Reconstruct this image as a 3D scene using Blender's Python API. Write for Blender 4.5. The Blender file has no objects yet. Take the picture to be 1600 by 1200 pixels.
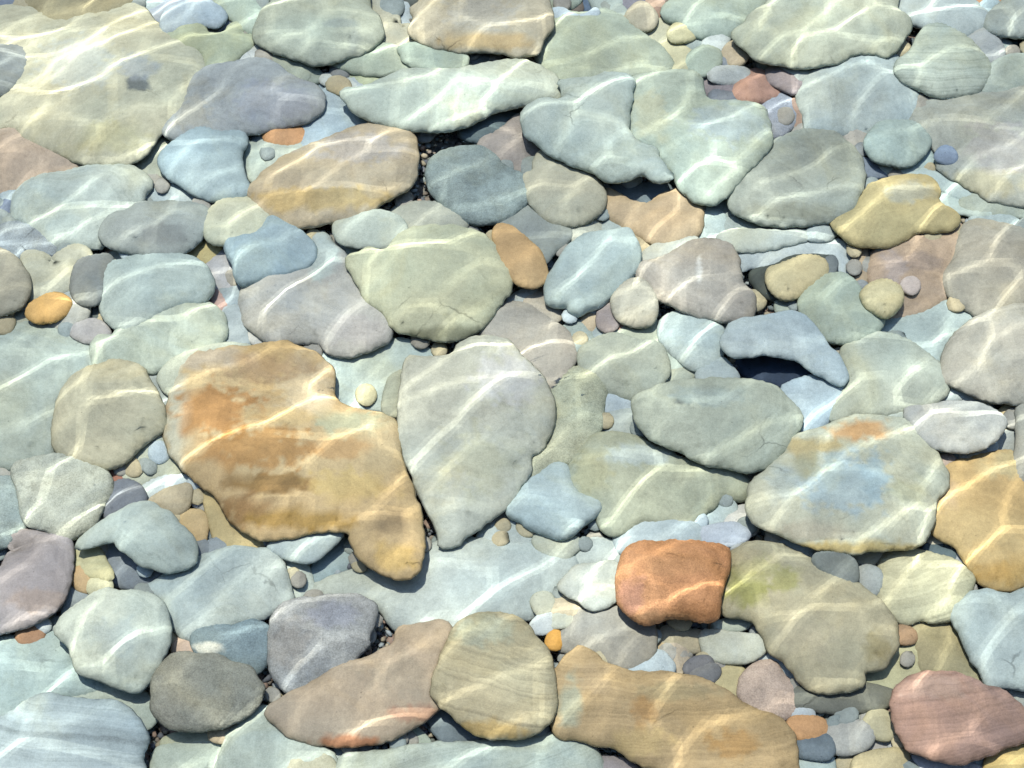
import bpy, bmesh, math, random
import numpy as np
from mathutils import Vector, noise
from mathutils.geometry import delaunay_2d_cdt

sc = bpy.context.scene
COL = sc.collection
R = math.radians
rng = random.Random(11)

# ------------------------------------------------------------------ scale
WIDTH = 1.5                      # metres of stream bed across the photograph
HFOV = R(36)
PITCH = R(53)                    # the camera looks down this much
TANH = math.tan(HFOV / 2)
DIST = WIDTH / 2 / TANH
CAM = Vector((0, -DIST * math.cos(PITCH), DIST * math.sin(PITCH)))
FWD = Vector((0, math.cos(PITCH), -math.sin(PITCH)))
UP = Vector((0, math.sin(PITCH), math.cos(PITCH)))
MPP = WIDTH / 1600
WATER_Z = 2.02


def ray(x, y):
    return FWD + Vector((1, 0, 0)) * ((x - 800) / 800 * TANH) + UP * ((600 - y) / 800 * TANH)


def on_plane(x, y, p0, n):
    d = ray(x, y)
    return CAM + d * ((p0 - CAM).dot(n) / d.dot(n))


def lin(h):
    v = [int(h[i:i + 2], 16) / 255 for i in (0, 2, 4)]
    return np.array([c / 12.92 if c <= .04045 else ((c + .055) / 1.055) ** 2.4 for c in v])


# ------------------------------------------------------------------ nodes
class NT:
    def __init__(s, tree):
        s.t = tree
        tree.nodes.clear()

    def n(s, kind, ins=None, **kw):
        nd = s.t.nodes.new(kind)
        for k, v in kw.items():
            setattr(nd, k, v)
        for k, v in (ins or {}).items():
            sock = nd.inputs[k]
            if isinstance(v, bpy.types.NodeSocket):
                s.t.links.new(v, sock)
            else:
                sock.default_value = v
        return nd

    def m(s, op, a, b=None, c=None):
        nd = s.t.nodes.new('ShaderNodeMath')
        nd.operation = op
        for i, v in enumerate((a, b, c)):
            if v is None:
                continue
            if isinstance(v, bpy.types.NodeSocket):
                s.t.links.new(v, nd.inputs[i])
            else:
                nd.inputs[i].default_value = v
        return nd.outputs[0]

    def mul(s, col, fac):                     # colour x scalar
        nd = s.n('ShaderNodeVectorMath', {0: col, 'Scale': fac}, operation='SCALE')
        return nd.outputs[0]


def material(name):
    m = bpy.data.materials.new(name)
    m.use_nodes = True
    return m, NT(m.node_tree)


def stone_material():
    m, g = material('river_stone')
    tint = g.n('ShaderNodeAttribute', attribute_name='tint').outputs['Color']
    strata = g.n('ShaderNodeAttribute', attribute_name='strata').outputs['Fac']
    band = g.n('ShaderNodeAttribute', attribute_name='band').outputs['Fac']
    rough = g.n('ShaderNodeAttribute', attribute_name='rough').outputs['Fac']
    rnd = g.n('ShaderNodeObjectInfo').outputs['Random']
    obj = g.n('ShaderNodeTexCoord').outputs['Object']
    off = g.n('ShaderNodeCombineXYZ', {0: g.m('MULTIPLY', rnd, 37.0), 1: g.m('MULTIPLY', rnd, 91.0), 2: g.m('MULTIPLY', rnd, 13.0)}).outputs[0]
    p = g.n('ShaderNodeVectorMath', {0: obj, 1: off}, operation='ADD').outputs[0]

    def nz(scale, detail=3.0, r=.55, dist=0.0, vec=p):
        return g.n('ShaderNodeTexNoise', {'Vector': vec, 'Scale': scale, 'Detail': detail, 'Roughness': r, 'Distortion': dist}).outputs['Fac']
    # fine layering of the rock: thin lines along the strata coordinate
    warp = nz(5.5, 4, .6, .5)
    w = g.m('ADD', g.m('ADD', strata, g.m('MULTIPLY', rnd, 50.0)), g.m('MULTIPLY', warp, .042))
    l1 = g.n('ShaderNodeTexNoise', {'W': w, 'Scale': 260.0, 'Detail': 3.0, 'Roughness': .6}, noise_dimensions='1D').outputs['Fac']
    l2 = g.n('ShaderNodeTexNoise', {'W': w, 'Scale': 70.0, 'Detail': 1.0}, noise_dimensions='1D').outputs['Fac']
    lines = g.m('ADD', g.m('MULTIPLY', g.m('SUBTRACT', l1, .5), .8), g.m('MULTIPLY', g.m('SUBTRACT', l2, .5), .7))
    lines = g.m('MULTIPLY', lines, band)
    # mottling, grain, dark pores
    big = g.m('SUBTRACT', nz(9, 4, .6, .6), .5)
    mid = g.m('SUBTRACT', nz(45, 4, .6), .5)
    fine = g.m('SUBTRACT', nz(520, 2, .7), .5)
    v = g.m('ADD', 1.0, lines)
    v = g.m('ADD', v, g.m('MULTIPLY', big, .62))
    v = g.m('ADD', v, g.m('MULTIPLY', mid, g.m('ADD', .36, g.m('MULTIPLY', rough, .5))))
    v = g.m('ADD', v, g.m('MULTIPLY', fine, g.m('ADD', .55, g.m('MULTIPLY', rough, .6))))
    pores = g.n('ShaderNodeTexVoronoi', {'Vector': p, 'Scale': 75.0, 'Randomness': 1.0}).outputs['Distance']
    pm = g.n('ShaderNodeMapRange', {'Value': pores, 'From Min': .03, 'From Max': .11, 'To Min': .62, 'To Max': 1.0}).outputs[0]
    gate = g.n('ShaderNodeMapRange', {'Value': nz(17, 2), 'From Min': .50, 'From Max': .62}).outputs[0]
    pm = g.m('ADD', 1.0, g.m('MULTIPLY', g.m('SUBTRACT', pm, 1.0), gate))
    v = g.m('MULTIPLY', v, pm)
    v = g.m('ADD', v, g.m('MULTIPLY', g.m('SUBTRACT', nz(150, 3, .65), .5), .38))
    # hairline cracks, only here and there
    wv = g.n('ShaderNodeVectorMath', {0: p, 1: g.n('ShaderNodeVectorMath', {0: g.n('ShaderNodeTexNoise', {'Vector': p, 'Scale': 30.0, 'Detail': 4.0}).outputs['Color'], 'Scale': .03}, operation='SCALE').outputs[0]}, operation='ADD').outputs[0]
    ck = g.n('ShaderNodeTexVoronoi', {'Vector': wv, 'Scale': 11.0}, feature='DISTANCE_TO_EDGE').outputs['Distance']
    crack = g.n('ShaderNodeMapRange', {'Value': ck, 'From Min': .004, 'From Max': .018, 'To Min': 1.0, 'To Max': 0.0}).outputs[0]
    cgate = g.n('ShaderNodeMapRange', {'Value': nz(8, 3, .6), 'From Min': .62, 'From Max': .70}).outputs[0]
    crack = g.m('MULTIPLY', crack, cgate)
    v = g.m('MULTIPLY', v, g.m('SUBTRACT', 1.0, g.m('MULTIPLY', crack, .36)))
    # a little iron staining drifts through the rock
    st = g.n('ShaderNodeMapRange', {'Value': nz(6.5, 4, .62, .8, g.n('ShaderNodeVectorMath', {0: p, 1: (5, 3, 1)}, operation='ADD').outputs[0]), 'From Min': .50, 'From Max': .74, 'To Min': 0.0, 'To Max': .55}).outputs[0]
    warm = g.n('ShaderNodeVectorMath', {0: tint, 1: (1.06, .97, .76)}, operation='MULTIPLY').outputs[0]
    cool = g.n('ShaderNodeVectorMath', {0: tint, 1: (.94, 1.0, 1.06)}, operation='MULTIPLY').outputs[0]

    def mix(fac, c0, c1):
        nd = g.n('ShaderNodeMix', data_type='RGBA')
        for i, sock in ((0, fac), (6, c0), (7, c1)):
            g.t.links.new(sock, nd.inputs[i])
        return nd.outputs[2]
    cf = g.n('ShaderNodeMapRange', {'Value': nz(5, 3), 'From Min': .42, 'From Max': .62}).outputs[0]
    t1 = mix(st, mix(cf, tint, cool), warm)
    col = g.mul(t1, v)
    hgt = g.m('ADD', g.m('MULTIPLY', nz(70, 5, .6), .5), g.m('MULTIPLY', lines, .25))
    hgt = g.m('ADD', hgt, g.m('MULTIPLY', nz(330, 3, .6), .22))
    hgt = g.m('SUBTRACT', hgt, g.m('MULTIPLY', crack, .3))
    bump = g.n('ShaderNodeBump', {'Height': hgt, 'Distance': .004, 'Strength': g.m('ADD', .5, g.m('MULTIPLY', rough, .55))})
    bs = g.n('ShaderNodeBsdfPrincipled', {'Base Color': col, 'Roughness': .72, 'Normal': bump.outputs[0], 'Specular IOR Level': .18})
    g.n('ShaderNodeOutputMaterial', {'Surface': bs.outputs[0]})
    return m


def gravel_material():
    m, g = material('gravel_bed')
    geo = g.n('ShaderNodeNewGeometry')
    rnd = geo.outputs['Random Per Island']
    ramp = g.n('ShaderNodeValToRGB', {'Fac': rnd})
    cr = ramp.color_ramp
    cols = ['7E8A88', '9AA8A4', '6E747A', 'B0A890', '8C8478', 'A8B4B4', 'A08C7C', '747C74']
    cr.interpolation = 'CONSTANT'
    while len(cr.elements) < len(cols):
        cr.elements.new(.5)
    for i, c in enumerate(cols):
        cr.elements[i].position = i / len(cols)
        cr.elements[i].color = (*(lin(c) * .62), 1)
    nzt = g.n('ShaderNodeTexNoise', {'Vector': g.n('ShaderNodeTexCoord').outputs['Object'], 'Scale': 220.0, 'Detail': 3.0}).outputs['Fac']
    col = g.mul(ramp.outputs[0], g.m('ADD', .7, g.m('MULTIPLY', nzt, .6)))
    bs = g.n('ShaderNodeBsdfPrincipled', {'Base Color': col, 'Roughness': .8, 'Specular IOR Level': .15})
    g.n('ShaderNodeOutputMaterial', {'Surface': bs.outputs[0]})
    return m


def bed_material():
    m, g = material('stream_bed_silt')
    tc = g.n('ShaderNodeTexCoord').outputs['Object']
    vo = g.n('ShaderNodeTexVoronoi', {'Vector': tc, 'Scale': 70.0})
    nzt = g.n('ShaderNodeTexNoise', {'Vector': tc, 'Scale': 25.0, 'Detail': 6.0}).outputs['Fac']
    ramp = g.n('ShaderNodeValToRGB', {'Fac': vo.outputs['Color']})
    ramp.color_ramp.elements[0].color = (.07, .08, .08, 1)
    ramp.color_ramp.elements[1].color = (.24, .23, .19, 1)
    col = g.mul(ramp.outputs[0], g.m('ADD', .5, nzt))
    bump = g.n('ShaderNodeBump', {'Height': vo.outputs['Distance'], 'Distance': .01, 'Strength': .7}, invert=True)
    bs = g.n('ShaderNodeBsdfPrincipled', {'Base Color': col, 'Roughness': .85, 'Normal': bump.outputs[0], 'Specular IOR Level': .1})
    g.n('ShaderNodeOutputMaterial', {'Surface': bs.outputs[0]})
    return m


def water_material():
    m, g = material('clear_water')
    gl = g.n('ShaderNodeBsdfGlass', {'Color': (1, 1, 1, 1), 'Roughness': 0.0, 'IOR': 1.33})
    g.n('ShaderNodeOutputMaterial', {'Surface': gl.outputs[0]})
    return m


STONE = stone_material()
GRAVEL = gravel_material()
BED = bed_material()
WATER = water_material()


def link(name, me, mat, **props):
    me.materials.append(mat)
    me.polygons.foreach_set('use_smooth', [True] * len(me.polygons))
    o = bpy.data.objects.new(name, me)
    COL.objects.link(o)
    for k, v in props.items():
        if v:
            o[k] = v
    o.cycles.is_caustics_receiver = True
    return o


# ------------------------------------------------------------------ stones
def smooth_outline(pts, step):
    """closed Catmull-Rom through the points, resampled at an even step"""
    P = np.array(pts, float)
    out = []
    n = len(P)
    for i in range(n):
        a, b, c, d = P[i - 1], P[i], P[(i + 1) % n], P[(i + 2) % n]
        for t in np.linspace(0, 1, 12, endpoint=False):
            out.append(.5 * ((2 * b) + (c - a) * t + (2 * a - 5 * b + 4 * c - d) * t * t + (3 * b - a - 3 * c + d) * t ** 3))
    Q = np.array(out)
    L = np.r_[0, np.cumsum(np.linalg.norm(np.roll(Q, -1, 0) - Q, axis=1))]
    m = max(14, int(L[-1] / step))
    s = np.linspace(0, L[-1], m, endpoint=False)
    Qc = np.vstack([Q, Q[:1]])
    return np.c_[np.interp(s, L, Qc[:, 0]), np.interp(s, L, Qc[:, 1])]


def seg_dist(p, poly):
    a, b = poly, np.roll(poly, -1, 0)
    ab = b - a
    l2 = (ab ** 2).sum(1) + 1e-18
    t = np.clip(((p[:, None] - a) * ab).sum(2) / l2, 0, 1)
    return np.sqrt((((a + t[..., None] * ab) - p[:, None]) ** 2).sum(2).min(1))


def inside(p, poly):
    x, y = p[:, :1], p[:, 1:]
    a, b = poly, np.roll(poly, -1, 0)
    c = (a[:, 1] > y) != (b[:, 1] > y)
    xi = (b[:, 0] - a[:, 0]) * (y - a[:, 1]) / (b[:, 1] - a[:, 1] + 1e-15) + a[:, 0]
    return (c & (x < xi)).sum(1) % 2 == 1


def grow(poly, d):
    t = np.roll(poly, -1, 0) - np.roll(poly, 1, 0)
    nrm = np.c_[t[:, 1], -t[:, 0]] / (np.linalg.norm(t, axis=1)[:, None] + 1e-9)
    area = .5 * (poly[:, 0] * np.roll(poly[:, 1], -1) - np.roll(poly[:, 0], -1) * poly[:, 1]).sum()
    d = np.broadcast_to(np.asarray(d, float), (len(poly),))[:, None]
    return poly + nrm * (d if area > 0 else -d)


ALL_OUTLINES = []


def build_stone(name, layer, hexcol, flags, px, seed, patches=()):
    r = random.Random(seed)
    full = []
    for a, b in zip(px, px[1:] + px[:1]):           # stones cut by the frame round off beyond it
        full.append(a)
        for ax, edge, sg in ((0, 1600, 1), (0, 0, -1), (1, 0, -1), (1, 1200, 1)):
            if (a[ax] - edge) * sg > 5 and (b[ax] - edge) * sg > 5:
                w = math.hypot(a[0] - b[0], a[1] - b[1])
                mid = [(a[0] + b[0]) / 2, (a[1] + b[1]) / 2]
                mid[ax] += sg * min(110, .42 * w)
                full.append(tuple(mid))
                break
    px = np.array(full, float)
    ALL_OUTLINES.append((px, layer))
    size_px = (px.max(0) - px.min(0)).max()
    out = smooth_outline(px, max(2.2, min(6.0, size_px / 40)))
    out = grow(out, (6, 6, 5, 4, 3, 2)[layer] if 'f' in flags else (13, 12, 9.5, 6.5, 4.5, 3)[layer])
    wob = np.array([noise.noise(Vector((q[0] * .06, q[1] * .06, seed * 3.1))) for q in out])
    wob2 = np.array([noise.noise(Vector((q[0] * .13, q[1] * .13, seed * 5.7))) for q in out])
    out = grow(out, wob * min(3.2, size_px * .014) + wob2 * min(1.8, size_px * .008))
    pebble, flat, rough, slab, thick = ('p' in flags), ('f' in flags), ('r' in flags), ('s' in flags), ('t' in flags)
    bands = flags.count('b')
    tl = 3 if size_px > 150 else (5 if size_px > 60 else 9)
    n = Vector((math.tan(R(r.uniform(-tl, tl))), math.tan(R(r.uniform(-tl, tl))), 1)).normalized()
    zc = .004 + .0100 * layer + r.uniform(-.002, .002)
    c = px.mean(0)
    p0 = on_plane(c[0], c[1], Vector((0, 0, zc)), Vector((0, 0, 1)))
    W = [on_plane(q[0], q[1], p0, n) for q in out]
    ux = Vector((1, 0, 0)) - n * n.x
    ux.normalize()
    uy = n.cross(ux)
    P = np.array([((w - p0).dot(ux), (w - p0).dot(uy)) for w in W])
    # inradius estimate on a coarse grid
    lo, hi = P.min(0), P.max(0)
    gx, gy = np.meshgrid(np.linspace(lo[0], hi[0], 26), np.linspace(lo[1], hi[1], 26))
    G = np.c_[gx.ravel(), gy.ravel()]
    G = G[inside(G, P)]
    if not len(G):
        return None
    inr = seg_dist(G, P).max()
    if pebble:
        Re, T = inr * .8, inr * .42
    elif flat:
        Re, T = min(inr * .5, .014), min(inr * .35, .011)
    elif slab:
        Re, T = inr * .30, min(inr * .34, .022)
    else:
        Re, T = inr * .52, min(inr * .29, .021)
    if thick:
        T *= 1.35
    # mesh points: the outline, inset rings for the rounded edge, an even field inside
    pts = [P]
    for f in (.05, .15, .3, .5, .75):
        q = grow(P, -f * Re)
        ok = inside(q, P)
        q = q[ok]
        if len(q):
            q = q[seg_dist(q, P) > .86 * f * Re]
        if len(q):
            pts.append(q[::1 if f < .4 else 2])
    s = max(.0028, min(.0095, inr / 9))
    if patches:
        s = min(s, .0050)
    nx, ny = int((hi[0] - lo[0]) / s) + 2, int((hi[1] - lo[1]) / (s * .866)) + 2
    H = np.array([(lo[0] + (i + .5 * (j % 2)) * s + r.uniform(-.2, .2) * s, lo[1] + j * s * .866 + r.uniform(-.2, .2) * s) for j in range(ny) for i in range(nx)])
    H = H[inside(H, P)]
    if len(H):
        H = H[seg_dist(H, P) > .85 * Re]
    if len(H):
        pts.append(H)
    A = np.vstack(pts)
    m = len(P)
    vs, es, fs, *_ = delaunay_2d_cdt([Vector(a) for a in A], [], [list(range(m))], 1, 1e-7)
    A = np.array([tuple(v) for v in vs])
    d = seg_dist(A, P)
    d[d < 1e-6] = 0
    edge = d == 0
    nv = len(A)
    E = np.array([[f[i], f[(i + 1) % len(f)]] for f in fs for i in range(len(f))])

    def relax(h, k):
        deg = np.bincount(E.ravel(), minlength=nv) + 1e-9
        for _ in range(k):
            sm = np.zeros(nv)
            np.add.at(sm, E[:, 0], h[E[:, 1]])
            np.add.at(sm, E[:, 1], h[E[:, 0]])
            h = np.where(edge, h, .35 * h + .65 * sm / deg)
        return h
    e = np.clip(d / Re, 0, 1)
    prof = np.sqrt(np.clip(1 - (1 - e) ** 2, 0, 1))
    dome = relax(np.clip(d / inr, 0, 1) ** .8, 10)
    top = T * (.72 * relax(prof, 4) + .28 * dome)
    off = Vector((seed * 7.7, seed * 1.3, 0))
    und = np.array([noise.noise(Vector((a[0] / max(.05, inr * 1.1), a[1] / max(.05, inr * 1.1), 0)) + off) for a in A])
    und2 = np.array([noise.noise(Vector((a[0] * 55, a[1] * 55, 3)) + off) for a in A])
    top = top + e * (und * T * .42 + und2 * T * (.16 if rough else .08))
    if rough:
        vor = np.array([noise.voronoi(Vector((a[0] * 24, a[1] * 24, 0)) + off)[0][0] for a in A])
        top = top + e * T * .30 * (vor - .3)
    if slab:
        gxr, gyr = r.uniform(-1, 1), r.uniform(-1, 1)
        top = top + e * (A[:, 0] * gxr + A[:, 1] * gyr) * .06
    bot = -T * (.85 if not flat else .7) * relax(prof, 6)
    top[edge] = 0
    bot[edge] = 0
    faces = []
    V3 = []
    ctr = p0
    for a, h in zip(A, top):
        w = ux * a[0] + uy * a[1] + n * h
        V3.append(tuple(w))
    idx = {}
    for i in range(nv):
        if edge[i]:
            idx[i] = i
        else:
            idx[i] = len(V3)
            w = ux * A[i][0] + uy * A[i][1] + n * bot[i]
            V3.append(tuple(w))
    for f in fs:
        a, b, cc = (A[f[0]], A[f[1]], A[f[2]])
        ccw = (b[0] - a[0]) * (cc[1] - a[1]) - (b[1] - a[1]) * (cc[0] - a[0]) > 0
        f = list(f) if ccw else list(f)[::-1]
        faces.append(f)
        g = [idx[i] for i in f[::-1]]
        if set(g) != set(f):
            faces.append(g)
    me = bpy.data.meshes.new(name)
    me.from_pydata(V3, [], faces)
    # colour of the rock itself: base, stains, mottling
    base = lin(hexcol)
    V = np.array(V3)
    nV = len(V)
    col = np.tile(base, (nV, 1))
    scr = None
    if patches:
        scr = np.empty((nV, 2))
        for i, w in enumerate(V3):
            dv = p0 + Vector(w) - CAM
            z = dv.dot(FWD)
            scr[i] = (800 + dv.x / z / TANH * 800, 600 - dv.dot(UP) / z / TANH * 800)
        wx = np.array([noise.fractal(Vector((w[0] * 24, w[1] * 24, 1)) + off, .6, 2.1, 4) for w in V3])
        wy = np.array([noise.fractal(Vector((w[0] * 24, w[1] * 24, 9)) + off, .6, 2.1, 4) for w in V3])
        wf = np.array([noise.fractal(Vector((w[0] * 85, w[1] * 85, 4)) + off, .7, 2.1, 3) for w in V3])
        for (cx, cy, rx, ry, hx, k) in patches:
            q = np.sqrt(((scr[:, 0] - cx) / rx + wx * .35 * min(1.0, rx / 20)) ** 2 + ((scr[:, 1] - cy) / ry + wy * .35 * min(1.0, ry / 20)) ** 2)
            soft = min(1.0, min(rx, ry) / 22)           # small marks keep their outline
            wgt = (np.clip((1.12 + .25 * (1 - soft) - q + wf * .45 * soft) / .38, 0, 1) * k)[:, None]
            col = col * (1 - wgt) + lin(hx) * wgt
    mot = np.array([noise.noise(Vector((w[0] * 9, w[1] * 9, w[2] * 9)) + off) for w in V3])
    col = col * (1 + .16 * mot)[:, None]
    # blue rocks are greyer than they look under a blue sky
    lum = col.mean(1, keepdims=True)
    warmth = np.clip((col[:, 0:1] / col[:, 2:3] - 1) / .6, 0, 1)
    sat = np.where(col[:, 2:3] > col[:, 0:1], .7, .78 + .2 * warmth)
    lilac = np.clip(np.minimum(col[:, 0:1], col[:, 2:3]) / col[:, 1:2] * 10 - 9.6, 0, 1)
    sat = sat * (1 - .5 * lilac)
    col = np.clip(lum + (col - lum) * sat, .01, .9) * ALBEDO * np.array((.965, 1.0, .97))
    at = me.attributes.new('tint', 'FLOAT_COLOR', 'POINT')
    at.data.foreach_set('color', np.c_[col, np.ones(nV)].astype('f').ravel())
    sd = Vector((r.uniform(-.28, .28), r.uniform(-.28, .28), 1)).normalized()
    if bands >= 2:
        sd = Vector((r.uniform(-.25, .25), r.uniform(.55, .9), .7)).normalized()
    st = V @ np.array(sd)
    for nm, arr in (('strata', st), ('band', np.full(nV, (.18, .38, .72)[min(bands, 2)])), ('rough', np.full(nV, 1.0 if rough else 0.0))):
        me.attributes.new(nm, 'FLOAT', 'POINT').data.foreach_set('value', arr.astype('f'))
    o = link(name, me, STONE)
    o.location = p0
    return o


ALBEDO = .62

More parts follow.
